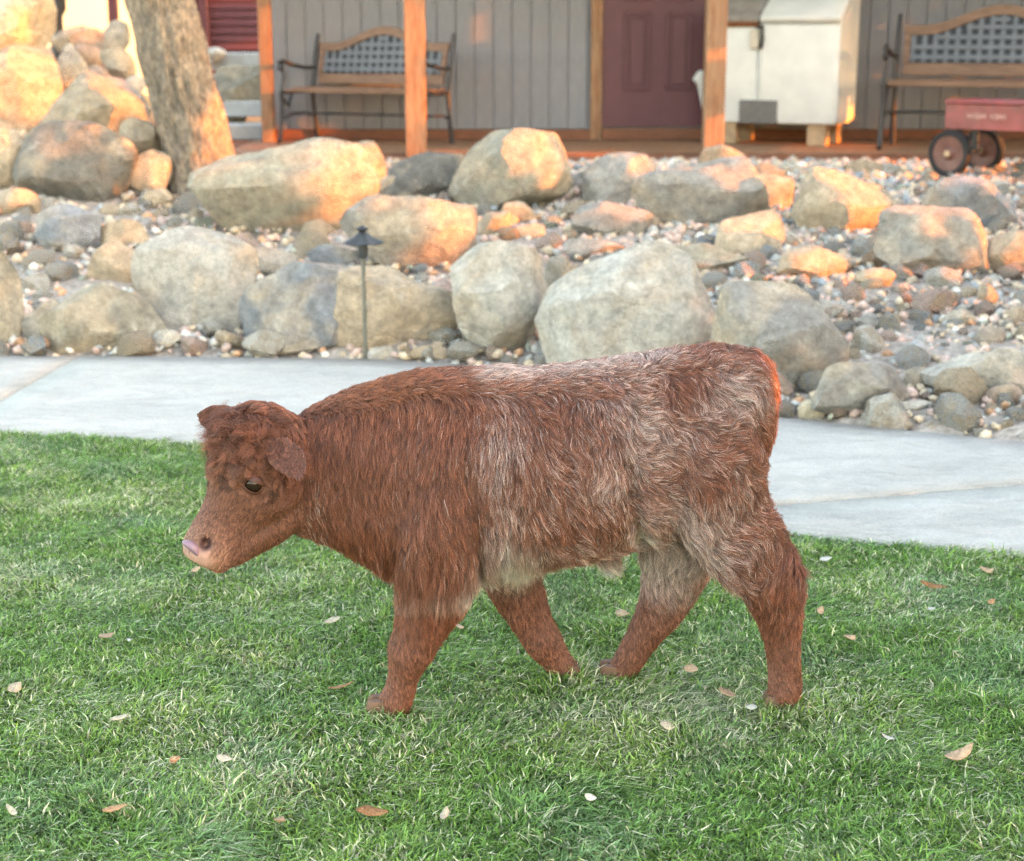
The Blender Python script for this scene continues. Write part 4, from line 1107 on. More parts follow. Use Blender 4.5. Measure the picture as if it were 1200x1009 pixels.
# nostril hollows and mouth line
for u, v, r_, dep in ((240, 637, .0095, .016),):
    p, n = sight(u, v)
    if p is not None:
        d = np.linalg.norm((co - np.array(p)) * 1.0, axis=1)
        co = co - nm * (np.exp(-(d / r_) ** 2) * dep)[:, None]
        nostril = p
pn2 = H(.985, -.02, .0)
d = np.linalg.norm(co - np.array(pn2), axis=1); co = co - nm * (np.exp(-(d / .009) ** 2) * .008)[:, None]
bv = bvh_of(co)

EARKD = [kdtree.KDTree(len(EARPTS))]
for i, e_ in enumerate(EARPTS): EARKD[0].insert(e_[0], i)
EARKD[0].balance()
def ear_fields(P, N):
    eh = [EARKD[0].find(q) for q in P]
    em = np.array([1.0 if e_[2] < .011 else 0.0 for e_ in eh])
    inner = np.array([max(0.0, float(Vector(N[i]).dot(EARPTS[e_[1]][1]))) for i, e_ in enumerate(eh)])
    return em, inner, np.array([EARPTS[e_[1]][2] for e_ in eh])
def noise_fields(P, N):
    rear = sm(cp(560, 500).x, cp(760, 500).x, P[:, 0]); nz = noise.noise
    f = {'n1': [], 'n2': [], 'a1': [], 'a2': [], 'a3': [], 'rg': []}
    for q, r_ in zip(P, rear):
        v = Vector(q)
        f['n1'].append(nz(v * 11)); f['n2'].append(nz(v * 28 + Vector((5, 3, 1))))
        f['a1'].append(nz(v * 8.5 + Vector((2, 8, 4)))); f['a2'].append(nz(v * 26)); f['a3'].append(nz(v * 17 + Vector((1, 1, 9))))
        f['rg'].append(nz(Vector((v.x * (46 - 16 * r_), v.y * 30, v.z * (8 + 20 * r_)))))
    f = {k: np.array(a) for k, a in f.items()}
    f['em'], f['inner'], f['et'] = ear_fields(P, N)
    return f
def coat_colour(P, N, FD, jitter=True, gsel=None):
    n = len(P)
    x, z = P[:, 0], P[:, 2]
    base = np.tile(np.array([.235, .080, .047]), (n, 1))
    n1, n2 = FD['n1'], FD['n2']
    def blob(u, v, ru, rv, k):
        c = cp(u, v); return k * np.exp(-((x - c.x) / (ru / PXM)) ** 2 - ((z - c.z) / (rv / PXM)) ** 2)
    frost = blob(586, 550, 20, 95, .62) + blob(738, 500, 45, 60, .50) + blob(795, 605, 52, 52, .62) + blob(850, 450, 50, 32, .45) + blob(700, 640, 110, 30, .5) + blob(720, 530, 170, 120, .2) + blob(860, 560, 50, 60, .2)
    frost += blob(375, 605, 14, 40, .35) + blob(795, 680, 42, 45, .95)
    frost = frost * (1 + 1.1 * n1) + np.clip(n2, 0, 1) * frost * .9
    # white line along the back
    c0, c1 = cp(540, 420).x, cp(800, 420).x
    back = sm(c0, c0 + .05, x) * (1 - sm(c1 - .05, c1, x)) * np.exp(-((P[:, 1] - CY + .005) / .05) ** 2) * np.where(z > .6, 1, 0)
    frost = np.clip(frost * .58 + back * .62 + np.clip(blob(575, 424, 30, 14, 1.6), 0, 1) * (z > .66) + blob(795, 672, 46, 42, .85) * (P[:, 1] > CY + .01), 0, .97)
    white = np.array([.60, .47, .44])
    if jitter:      # roan: pale hairs mixed singly among the brown ones
        rnd = rng.random(n)
        if gsel is not None: rnd = np.where(rng.random(n) < .8, rnd, gsel)
        frost = np.where(rnd < frost * .95, rng.uniform(.6, 1.0, n), frost * .22)
    out = base * (1 - frost[:, None]) + white * frost[:, None]
    cream = np.clip(blob(594, 655, 28, 34, 1.3) + blob(640, 668, 100, 14, 1.1) + blob(742, 612, 13, 26, .9) + blob(705, 655, 60, 9, .6) + blob(445, 672, 28, 10, .5), 0, 1) * np.clip(.75 + n2, 0, 1)
    out = out * (1 - cream[:, None]) + np.array([.72, .655, .58]) * cream[:, None]
    crest = np.clip(blob(440, 452, 90, 22, .8), 0, 1)
    out = out * (1 - crest[:, None]) + np.array([.255, .088, .042]) * crest[:, None]
    th = (P - np.array(POLL)) @ np.array(hf) / HL
    dd = (P - np.array(POLL)) @ np.array(hd)
    lat = np.abs((P - np.array(POLL)) @ np.array(hl))
    head = sm(-.05, .1, th) * (lat < .13) * (x < cp(362, 560).x)
    fr = np.clip(head * sm(.05, .4, th), 0, 1)
    out = out * (1 - fr[:, None]) + np.array([.25, .102, .066]) * fr[:, None]
    mz = head * sm(.68, 1.0, th) * sm(-.06, -.02, dd) * .75
    out = out * (1 - mz[:, None]) + np.array([.50, .27, .19]) * mz[:, None]
    low = sm(.29, .10, z) * (1 - head) * .85
    out = out * (1 - low[:, None]) + np.array([.28, .108, .070]) * low[:, None]
    ke = (FD['em'] > .5) * (lat > .05) * sm(.3, .7, FD['inner']) * .7
    out = out * (1 - ke[:, None]) + np.array([.19, .072, .050]) * ke[:, None]
    if jitter: out = out * rng.uniform(.62, 1.42, (n, 1))
    return np.clip(out, .01, .9), head, th, dd, lat
# skin colours
cme.vertices.foreach_set('co', co.astype(np.float32).ravel()); cme.update()
cme.vertices.foreach_get('normal', (nmf := np.empty(n_v * 3, np.float32))); nm = nmf.reshape(-1, 3).astype(float)
VFD = noise_fields(co, nm)
sk, hh, th_, dd_, lt2 = coat_colour(co, nm, VFD, False)
sk = sk * .7
nose = hh * sm(.84, .97, th_) * sm(-.03, -.005, dd_) * .8
sk = sk * (1 - nose[:, None]) + np.array([.52, .31, .26]) * nose[:, None]
dn = np.minimum(np.linalg.norm(co - np.array(nostril), axis=1), np.linalg.norm(co - np.array(pn2), axis=1))
k_ = np.clip(np.exp(-(dn / .015) ** 4) * 1.3, 0, 1); sk = sk * (1 - k_[:, None]) + np.array([.035, .010, .010]) * k_[:, None]
ca = cme.attributes.new('coat', 'FLOAT_COLOR', 'POINT'); ca.data.foreach_set('color', np.concatenate([sk, np.ones((n_v, 1))], 1).astype(np.float32).ravel())
cme.polygons.foreach_set('use_smooth', np.ones(len(cme.polygons), bool))
M_SKIN = mat('calf_skin', (.2, .08, .05), 0.6, 0.12, 40, attr='coat', spec=0.3)
calf = link('calf', cme, None, M_SKIN)
tag(calf, 'shaggy reddish brown highland calf walking left across the lawn', 'calf')

# eye
M_EYE = mat('calf_eye', (.02, .010, .007), 0.16, 0.0, spec=0.45)
M_LID = mat('calf_eyelid', (.10, .04, .03), 0.5, 0.2, 60)
M_TONGUE = mat('calf_tongue', (.25, .165, .22), 0.35, 0.1, 60, spec=0.5)
M_HOOF = mat('calf_hoof', (.17, .09, .06), 0.6, 0.25, 30)
EYES = []
def eye_at(p, n):
    n = n.normalized(); c = p - n * .0105
    e = MB(); bmesh.ops.create_uvsphere(e.bm, u_segments=24, v_segments=16, radius=.0195)
    o = e.build('eye', M_EYE, calf, 180); o.location = c
    up = (hd * .25 - hf * .95); up = (up - n * up.dot(n)).normalized(); sd = n.cross(up)
    for sgn, lo_, nm_ in ((1, .38, 'upper_lid'), (-1, .50, 'lower_lid')):
        lb_ = MB(); rows_ = []
        for i in range(7):
            f = i / 6; ring = []
            for j in range(15):
                a = math.pi * (j / 14)
                # lid edge arc to orbit rim
                ex, ey = -math.cos(a) * (.92 + .0 * f), sgn * (math.sin(a) * (lo_ + (1.0 - lo_) * f)) + (-.12 * math.cos(a) if sgn else 0)
                rr = min(.985, math.hypot(ex, ey)); ang = math.atan2(ey, ex)
                zz = math.sqrt(max(0, 1 - rr * rr))
                ring.append(lb_.bm.verts.new((sd * (rr * math.cos(ang)) + up * (rr * math.sin(ang)) + n * zz) * (.0215 + .0015 * math.sin(math.pi * f))))
            rows_.append(ring)
        for i in range(6):
            for j in range(14): lb_.bm.faces.new((rows_[i][j], rows_[i][j + 1], rows_[i + 1][j + 1], rows_[i + 1][j]))
        lb_.build(nm_, M_LID, o, 180)
    EYES.append(c)
pe, ne = sight(297, 568)
eye_at(pe, ne)
pf_, nf_, _, _ = bv.ray_cast(H(.44, -.3, .0), hl)
if pf_ is not None: eye_at(pf_, nf_)
tg = MB(); pt, nt_ = sight(231, 642)
if pt is None: pt = H(.99, .01, -.03)
bmesh.ops.create_uvsphere(tg.bm, u_segments=20, v_segments=12, radius=1.0)
ax = (cp(240, 650, pt.y) - cp(219, 632, pt.y)).normalized()
bx_ = Vector((0, -1, 0)); cx_ = ax.cross(bx_)
for v in tg.bm.verts:
    c = v.co.copy(); v.co = ax * c.x * .022 + cx_ * (c.z * .009 + .005 * c.x * c.x) + bx_ * c.y * .012
to = tg.build('tongue', M_TONGUE, calf, 180); to.location = cp(226, 641, pt.y + .003)
# hooves: two claws each
for u, v, Y in ((446, 846, NE), (668, 812, FA), (716, 808, FA), (910, 836, 2.93)):
    c = cp(u, v, Y); c.z = 0.0; c.x += .006
    hm = MB()
    for s_ in (-1, 1):
        rows_ = []
        for zz, r_ in ((0, .95), (.012, .93), (.026, .80), (.040, .62)):
            rows_.append([hm.bm.verts.new((c.x - .006 + .03 * r_ * math.cos(q) * (1.15 if math.cos(q) < 0 else .9) , c.y + s_ * .0145 + .0135 * r_ * math.sin(q), zz + .002)) for q in [2 * math.pi * k / 16 for k in range(16)]])
        for i in range(3):
            for k in range(16): hm.bm.faces.new((rows_[i][k], rows_[i][(k + 1) % 16], rows_[i + 1][(k + 1) % 16], rows_[i + 1][k]))
        hm.bm.faces.new(rows_[0][::-1]); hm.bm.faces.new(rows_[-1])
    hm.build('hoof', M_HOOF, calf, 60)

# ------------------------------------------------------------------ calf's coat
cme.calc_loop_triangles()
nt3 = len(cme.loop_triangles); tri = np.empty(nt3 * 3, np.int32); cme.loop_triangles.foreach_get('vertices', tri); tri = tri.reshape(-1, 3)
A, Bv, Cv = co[tri[:, 0]], co[tri[:, 1]], co[tri[:, 2]]
area = np.linalg.norm(np.cross(Bv - A, Cv - A), axis=1) / 2
cen = (A + Bv + Cv) / 3; tn = (nm[tri[:, 0]] + nm[tri[:, 1]] + nm[tri[:, 2]]); tn /= np.linalg.norm(tn, axis=1, keepdims=True)
def at_roots(t, b): return {k: (a[tri[t]] * (b[:, :, 0] if a.ndim == 1 else b)).sum(1) for k, a in VFD.items()}
_t3 = np.full((nt3, 3, 1), 1 / 3); FDC = at_roots(np.arange(nt3), _t3)
_, hcen, thc, ddc, lac = coat_colour(cen, tn, FDC, False)
wgt = area * np.where(tn[:, 1] > .45, .35, 1.0) * (1 + 1.6 * hcen * sm(.3, .6, thc) + 1.0 * sm(.25, .1, cen[:, 2]))
eyed = np.min([np.linalg.norm(cen - np.array(e), axis=1) for e in EYES], axis=0)
wgt = wgt * (eyed > .0205) * np.where(hcen * sm(.90, .96, thc) * (ddc > -.036) > .5, 0.05, 1.0)
wgt = wgt * (np.linalg.norm(cen - np.array(nostril), axis=1) > .017)
wgt = wgt * (1 + 2.0 * FDC['em'] * (lac > .05))
NH = 400000
def roots(n):
    t = rng.choice(nt3, n, p=wgt / wgt.sum()); a = rng.random((n, 2)); sw = a.sum(1) > 1; a[sw] = 1 - a[sw]
    b = np.stack([1 - a.sum(1), a[:, 0], a[:, 1]], 1)[:, :, None]
    P = (co[tri[t]] * b).sum(1); Nn = (nm[tri[t]] * b).sum(1); Nn /= np.linalg.norm(Nn, axis=1, keepdims=True)
    return P, Nn, at_roots(t, b)
def unit(v): return v / (np.linalg.norm(v, axis=1, keepdims=True) + 1e-9)
def comb(P, N, FD):
    """rest direction, length and curl of the hair at each root"""
    x, z = P[:, 0], P[:, 2]
    th = (P - np.array(POLL)) @ np.array(hf) / HL; dd = (P - np.array(POLL)) @ np.array(hd); lat = np.abs((P - np.array(POLL)) @ np.array(hl))
    head = sm(-.08, .08, th) * (lat < .13) * (x < cp(362, 560).x)
    rear = sm(cp(560, 500).x, cp(760, 500).x, x)
    D = np.stack([.12 + .62 * rear, -.1 + 0 * x, -.95 + .38 * rear], 1)
    legm = sm(.30, .22, z)
    D = D * (1 - legm[:, None]) + np.array([.12, 0, -1]) * legm[:, None]
    topm = sm(.6, .85, N[:, 2]) * (z > .5)
    D = D * (1 - topm[:, None]) + np.array([.8, 0, .25]) * topm[:, None]
    D = D * (1 - head[:, None]) + (np.array(hf) * 1.0)[None] * head[:, None]
    ck = head * sm(.15, .5, th) * sm(-.04, -.09, dd)
    D = D + ck[:, None] * np.array([.9, 0, -.2])
    T = unit(D - (D * N).sum(1, keepdims=True) * N)
    ang = FD['a1'] * (1.7 * rear + .4) + FD['a2'] * (1.3 * rear + .3)
    curly = head * sm(.56, .3, th) * sm(-.11, -.05, dd)
    ang = ang * (1 - legm * .6) + curly * FD['a3'] * 4.5
    Bn = np.cross(N, T)
    T = T * np.cos(ang)[:, None] + Bn * np.sin(ang)[:, None]
    Ln = .026 + .006 * (1 - rear) - .012 * sm(cp(420, 500).x, cp(360, 500).x, x)
    Ln = Ln + .012 * sm(.40, .32, z) * (1 - legm) * (np.abs(P[:, 1] - CY) < .2)
    Ln = Ln * (1 - legm) + (.007 + .016 * sm(.06, .26, z)) * legm
    Ln = Ln + .008 * np.exp(-((x - cp(572, 425).x) / .04) ** 2) * (z > .62)
    # partings: lines where the coat opens
    rg = np.abs(FD['rg'])
    Ln = Ln * (1 - .55 * np.exp(-(rg / .07) ** 2) * (1 - legm) * (1 - head))
    face = head * sm(.35, .6, th) * (1 - .75 * sm(-.10, -.14, dd))
    Ln = Ln * (1 - head) + head * (.010 + .028 * curly)
    Ln = Ln * (1 - face) + face * (.0055 + .006 * sm(.75, .5, th))
    ed = np.min([np.linalg.norm(P - np.array(e), axis=1) for e in EYES], axis=0)
    Ln = np.minimum(Ln, .004 + np.clip(ed - .028, 0, 1) * .45)
    em = (FD['em'] > .5) * (lat > .05) * 1.0; inner = FD['inner']
    ET = unit(FD['et']); ET = unit(ET - (ET * N).sum(1, keepdims=True) * N)
    T = T * (1 - em[:, None]) + ET * em[:, None]
    Ln = np.where(em > .5, .0065 - .002 * sm(.3, .7, inner), Ln); curly = curly * (1 - em)
    crest = sm(.5, .8, N[:, 2]) * (z > .5) * (1 - head)
    lift = .45 + .35 * crest + .75 * curly + .7 * curly * sm(.4, .8, N[:, 2]) - .15 * legm - .15 * face
    return T, Ln, lift, curly
GP, GN, GFD = roots(58000)
_h = (GP - np.array(POLL)) @ np.array(hf) / HL; _d = (GP - np.array(POLL)) @ np.array(hd); _l = np.abs((GP - np.array(POLL)) @ np.array(hl))
_c = (_h > -.1) & (_h < .5) & (_d > -.06) & (_l < .12) & (GP[:, 0] < cp(362, 560).x)
_k = ~_c | (rng.random(len(GP)) < .10); GP, GN = GP[_k], GN[_k]; GFD = {k: a[_k] for k, a in GFD.items()}
GT, GL, GLf, GC = comb(GP, GN, GFD)
NPT = 6
S = np.linspace(0, 1, NPT)
def strands(P, N, T, Ln, lift, curly, jit):
    T = unit(T + rng.normal(size=T.shape) * jit)
    out = np.empty((len(P), NPT, 3)); Bn = np.cross(N, T)
    ph = rng.uniform(0, 6.28, len(P)); amp = (.09 + .42 * curly) * Ln
    for k, s in enumerate(S):
        d = N * (lift * (s - .62 * s * s))[:, None] + T * (.55 * s + .40 * s * s) + np.array([0, 0, -.16]) * s * s
        wv = np.sin(ph + s * (5 + 4 * curly)) - np.sin(ph)
        wu = np.cos(ph + s * (5 + 4 * curly)) - np.cos(ph)
        out[:, k] = P + d * Ln[:, None] + (Bn * (wv * amp)[:, None] + N * (np.abs(wu) * amp * .8)[:, None]) * s
    return out
GS = strands(GP, GN, GT, GL * rng.uniform(.6, 1.3, len(GP)), GLf, GC, .16)
FP, FN, FFD = roots(NH)
FT, FL, FLf, FC = comb(FP, FN, FFD)
FS = strands(FP, FN, FT, FL * rng.uniform(.65, 1.1, NH), FLf, FC, .12)
kd = kdtree.KDTree(len(GP))
for i, p in enumerate(GP): kd.insert(p, i)
kd.balance()
gi = np.array([kd.find(p)[1] for p in FP])
cl_ = .74 * (S ** 1.1)[None, :, None] * rng.uniform(.55, 1.0, (NH, 1, 1))
FS = FS * (1 - cl_) + (GS[gi] + (FP - GP[gi])[:, None, :] * .25) * cl_
fc, fhead, _, _, _ = coat_colour(FP, FN, FFD, True, rng.random(len(GP))[gi])
gshade = rng.uniform(.5, 1.5, len(GP)); fc = np.clip(fc * gshade[gi][:, None], .008, .9)
hc = bpy.data.hair_curves.new('coat')
hc.add_curves([NPT] * NH)
hc.attributes['position'].data.foreach_set('vector', FS.astype(np.float32).ravel())
ra = hc.attributes.get('radius') or hc.attributes.new('radius', 'FLOAT', 'POINT')
thick = np.where(fhead > .5, .00028, .00034)[:, None] * (1 - .82 * S ** 1.5)[None]
ra.data.foreach_set('value', thick.astype(np.float32).ravel())
ca = hc.attributes.new('coat', 'FLOAT_COLOR', 'CURVE')
ca.data.foreach_set('color', np.concatenate([fc, np.ones((NH, 1))], 1).astype(np.float32).ravel())
def hair_material():
    m = bpy.data.materials.new('calf_hair'); m.use_nodes = True
    nt = m.node_tree; N = nt.nodes; L = nt.links
    N.remove(N['Principled BSDF'])
    a = N.new('ShaderNodeAttribute'); a.attribute_name = 'coat'
    h = N.new('ShaderNodeBsdfPrincipled')
    h.inputs['Roughness'].default_value = 0.42; h.inputs['Specular IOR Level'].default_value = 0.55
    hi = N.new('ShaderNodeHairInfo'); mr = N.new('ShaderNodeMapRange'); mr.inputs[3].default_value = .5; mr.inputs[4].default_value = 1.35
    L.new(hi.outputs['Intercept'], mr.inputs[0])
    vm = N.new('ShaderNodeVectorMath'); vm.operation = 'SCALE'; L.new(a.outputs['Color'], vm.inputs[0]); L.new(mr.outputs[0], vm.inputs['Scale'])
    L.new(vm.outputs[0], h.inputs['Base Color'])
    L.new(h.outputs[0], N['Material Output'].inputs['Surface'])
    return m
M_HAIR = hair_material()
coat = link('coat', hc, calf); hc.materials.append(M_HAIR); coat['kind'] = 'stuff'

# ------------------------------------------------------------------ grass
NG = 470000
gy = rng.uniform(2.0, 5.6, NG * 3); gx = rng.uniform(-2.6, 2.6, NG * 3)
ok = (np.abs(gx) < gy * 0.345 + 0.45) & (gy < near_y(gx) + 0.015 + 0.02 * np.sin(gx * 37) * np.sin(gx * 91))
gx, gy = gx[ok][:NG], gy[ok][:NG]; NG = len(gx)
cell = 0.045
def nfield(scale, ofs, oct=3):
    X = np.arange(-2.7, 2.75, cell); Y = np.arange(1.9, 5.7, cell)
    G = np.array([[noise.fractal(Vector((x * scale + ofs, y * scale, ofs)), .9, 2.0, oct) for x in X] for y in Y])
    fi = (gy - 1.9) / cell; fj = (gx + 2.7) / cell
    i0 = np.clip(fi.astype(int), 0, len(Y) - 2); j0 = np.clip(fj.astype(int), 0, len(X) - 2); a = fi - i0; b = fj - j0
    return G[i0, j0] * (1 - a) * (1 - b) + G[i0 + 1, j0] * a * (1 - b) + G[i0, j0 + 1] * (1 - a) * b + G[i0 + 1, j0 + 1] * a * b
n_h, n_a, n_b, n_dead, n_blue = nfield(5, 0), nfield(4.5, 11), nfield(4.5, 23), nfield(2.6, 41), nfield(3.3, 57)
n_f = nfield(13, 71)
hgt = (.016 + .015 * rng.random(NG)) * (1 + .45 * n_h + .35 * n_f)
for u, v in ((452, 841), (668, 801), (718, 800), (914, 836)):     # longer blades round the hooves
    c = at_z(u, v, 0); hgt = hgt * (1 + .55 * np.exp(-((gx - c.x) ** 2 + (gy - c.y + .015) ** 2) / .055 ** 2))
hgt *= np.where(rng.random(NG) < .03, 1.35, 1.0)
ld_ = np.stack([n_a * 1.1 + .35 + rng.normal(size=NG) * .75, n_b * 1.1 - .1 + rng.normal(size=NG) * .75], 1)
wd = rng.uniform(.0009, .0021, NG)
fa = rng.uniform(0, math.pi, NG)
wx, wy = np.cos(fa) * wd, np.sin(fa) * wd
root = np.stack([gx, gy, np.zeros(NG)], 1)
mid = root + np.stack([ld_[:, 0] * hgt * .38, ld_[:, 1] * hgt * .38, hgt * .62], 1)
tip = root + np.stack([ld_[:, 0] * hgt * 1.05, ld_[:, 1] * hgt * 1.05, hgt * np.clip(1.02 - .22 * (ld_ ** 2).sum(1), .55, 1)], 1)
wv_ = np.stack([wx, wy, np.zeros(NG)], 1)
GVt = np.stack([root - wv_ * .8, root + wv_ * .8, mid - wv_, mid + wv_, tip], 1).reshape(-1, 3)
k5 = (np.arange(NG) * 5)[:, None]
GFt = np.concatenate([k5 + np.array([[0, 1, 3]]), k5 + np.array([[0, 3, 2]]), k5 + np.array([[2, 3, 4]])], 0)
gme = np_mesh('grass', GVt, GFt)
green = np.array([.135, .28, .060]); yel = np.array([.27, .375, .09]); blu = np.array([.155, .285, .12]); dead = np.array([.60, .57, .42]); dk = np.array([.04, .085, .03])
def mixc(a, b, t): return a * (1 - t[:, None]) + b * t[:, None]
gc = np.tile(green, (NG, 1))
gc = mixc(gc, yel, np.clip(.35 + n_dead * .9 + rng.normal(size=NG) * .25, 0, 1) * .55)
gc = mixc(gc, blu, np.clip(n_blue * 1.6 + rng.normal(size=NG) * .25, 0, 1) * .9)
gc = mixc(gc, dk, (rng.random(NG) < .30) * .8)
pd = np.clip(.11 + .22 * np.clip(n_dead + .1, 0, 1), 0, .5)
for u, v, r_, k in ((800, 832, .22, .22), (260, 900, .16, .22), (470, 870, .15, .2), (700, 660, .1, .2), (1080, 690, .12, .25), (120, 700, .14, .12)):
    c = at_z(u, v, 0); pd = pd + k * np.exp(-((gx - c.x) ** 2 + (gy - c.y) ** 2) / r_ ** 2)
gc = mixc(gc, dead, (rng.random(NG) < pd) * rng.uniform(.6, 1, NG))
gc = gc * rng.uniform(.5, 1.55, (NG, 1))
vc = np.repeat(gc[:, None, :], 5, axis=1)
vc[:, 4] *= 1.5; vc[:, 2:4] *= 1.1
ca = gme.attributes.new('tint', 'FLOAT_COLOR', 'POINT')
vc = vc.reshape(-1, 3); ca.data.foreach_set('color', np.concatenate([vc, np.ones((len(vc), 1))], 1).astype(np.float32).ravel())
def grass_material():
    m = bpy.data.materials.new('grass_blade'); m.use_nodes = True
    nt = m.node_tree; N = nt.nodes; L = nt.links
    b = N['Principled BSDF']; b.inputs['Roughness'].default_value = 0.42; b.inputs['Specular IOR Level'].default_value = 0.4
    a = N.new('ShaderNodeAttribute'); a.attribute_name = 'tint'
    t = N.new('ShaderNodeBsdfTranslucent'); mx = N.new('ShaderNodeMixShader'); mx.inputs[0].default_value = .28
    L.new(a.outputs['Color'], b.inputs['Base Color']); L.new(a.outputs['Color'], t.inputs['Color'])
    L.new(b.outputs[0], mx.inputs[1]); L.new(t.outputs[0], mx.inputs[2]); L.new(mx.outputs[0], N['Material Output'].inputs['Surface'])
    return m
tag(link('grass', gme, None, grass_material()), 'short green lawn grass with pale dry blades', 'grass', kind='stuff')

# ------------------------------------------------------------------ fallen leaves
LEAF_COL = {'tan': (.50, .33, .21), 'brown': (.30, .15, .07), 'pale': (.52, .43, .32), 'white': (.55, .52, .46), 'orange': (.46, .24, .12)}
def leaf_mesh(seed, curl, narrow):
    r_ = random.Random(seed); V, F = [], []; n = 9
    for i in range(n):
        t = i / (n - 1); w = narrow * math.sin(math.pi * min(1, t * .93 + .06)) ** .8 * (1 - .25 * t)
        zz = curl * ((t - .5) ** 2) * 1.6; yb = .06 * math.sin(t * 3 + seed)
        for s_ in (-1, 0, 1):
            V.append((t - .5, yb + s_ * w * r_.uniform(.85, 1.1), zz + abs(s_) * curl * w * .8 + r_.uniform(-.012, .012)))
    for i in range(n - 1):
        for j in range(2):
            a = i * 3 + j; F.append((a, a + 1, a + 4, a + 3))
    o = len(V); V += [(x, y, z - .012) for x, y, z in V]
    F += [tuple(o + k for k in f[::-1]) for f in F]
    rim = [0, 1, 2] + [i * 3 + 2 for i in range(1, n)] + [(n - 1) * 3 + 1, (n - 1) * 3] + [i * 3 for i in range(n - 2, 0, -1)]
    for q in range(len(rim)):
        a, b = rim[q], rim[(q + 1) % len(rim)]; F.append((b, a, a + o, b + o))
    me = bpy.data.meshes.new('fallen_leaf'); me.from_pydata(V, [], F); me.update()
    for p in me.polygons: p.use_smooth = True
    return me
M_DRY = mat('dry_leaf', (.4, .3, .2), 0.7, 0.25, 4, 0.02, 9, objcol=True)
LEAVES = [(125, 747, 'tan', 26, .35, 40, 'tan fallen leaf on the lawn under the head of the calf'), (153, 751, 'white', 18, .18, -30, 'thin whitish leaf right beside the tan one under the calf'),
          (141, 841, 'pale', 26, .22, 5, 'pale narrow leaf left of the front hoof in open grass'), (17, 806, 'pale', 22, .4, 60, 'pale crumpled leaf at the left edge of the lawn'),
          (17, 951, 'pale', 34, .14, -55, 'pale straw blade at the lower left edge'), (328, 964, 'tan', 24, .42, 75, 'upright tan leaf near the bottom left of centre'),
          (135, 949, 'orange', 32, .28, 8, 'orange brown leaf near the bottom left'), (436, 953, 'brown', 42, .24, 6, 'curled brown leaf near the bottom under the front hoof'),
          (521, 955, 'pale', 24, .3, 85, 'pale upright leaf near the bottom centre'), (1122, 885, 'tan', 54, .2, 24, 'largest long tan leaf on the right of the lawn'),
          (995, 748, 'tan', 24, .36, 25, 'tan leaf right of the hind leg'), (811, 785, 'tan', 22, .4, -35, 'tan leaf between the hind legs beside the far hoof'),
          (851, 814, 'tan', 24, .36, -15, 'tan leaf just left of the near hind hoof'), (882, 830, 'white', 20, .3, -30, 'whitish leaf touching the near hind hoof'),
          (782, 851, 'pale', 20, .42, 0, 'pale leaf in the dry patch behind the calf'), (1041, 865, 'white', 18, .22, -10, 'small white leaf right of the hind hoof'),
          (1155, 669, 'tan', 22, .35, 10, 'tan leaf near the path at the right edge'), (961, 716, 'tan', 15, .4, 50, 'small tan leaf beside the hind hock'),
          (728, 720, 'pale', 20, .35, 10, 'pale leaf seen between far front and far hind legs'), (391, 728, 'pale', 22, .3, 0, 'pale leaf below the chest of the calf'),
          (401, 805, 'brown', 36, .12, 4, 'brown twig like leaf left of the front leg'), (205, 890, 'orange', 16, .4, 30, 'small orange leaf in the lower left grass'),
          (264, 889, 'pale', 24, .3, -12, 'pale leaf in the dry grass left of centre'), (202, 891, 'tan', 14, .4, 60, 'small tan leaf touching the orange one in lower left grass'),
          (1092, 687, 'brown', 40, .12, 3, 'dark brown twig like leaf lying near the path'), (968, 656, 'white', 16, .45, 0, 'white leaf at the lawn edge behind the hock'),
          (1162, 706, 'orange', 13, .4, 30, 'tiny orange leaf on the far right of the lawn'), (538, 735, 'pale', 13, .45, 20, 'tiny pale leaf between the front legs'),
          (1075, 898, 'pale', 22, .14, 80, 'pale straw piece beside the largest leaf'), (692, 935, 'white', 16, .4, -8, 'small white leaf in bottom centre grass'),
          (230, 668, 'tan', 14, .4, 20, 'tiny tan leaf in the grass under the muzzle'), (1092, 714, 'white', 10, .6, 0, 'tiny white speck leaf on the right lawn')]
for k, (u, v, c, size, nar, ang, lab) in enumerate(LEAVES):
    p = at_z(u, v, .030); s = size * .9 / (FPX / (p.y * CP + (CAM_H - .040) * SP))
    o = link('fallen_leaf', leaf_mesh(k, random.uniform(.25, .6), nar), None, M_DRY)
    o.location = p; o.scale = (s, s * .95, s); o.rotation_euler = (random.uniform(.0, .7), random.uniform(-.35, .35), R(ang * 1.6 if abs(ang) < 50 else ang))
    cc = LEAF_COL[c]; j = random.uniform(.85, 1.15); o.color = (cc[0] * j, cc[1] * j, cc[2] * j, 1)
    tag(o, lab, 'leaf', 'fallen leaves on the lawn')

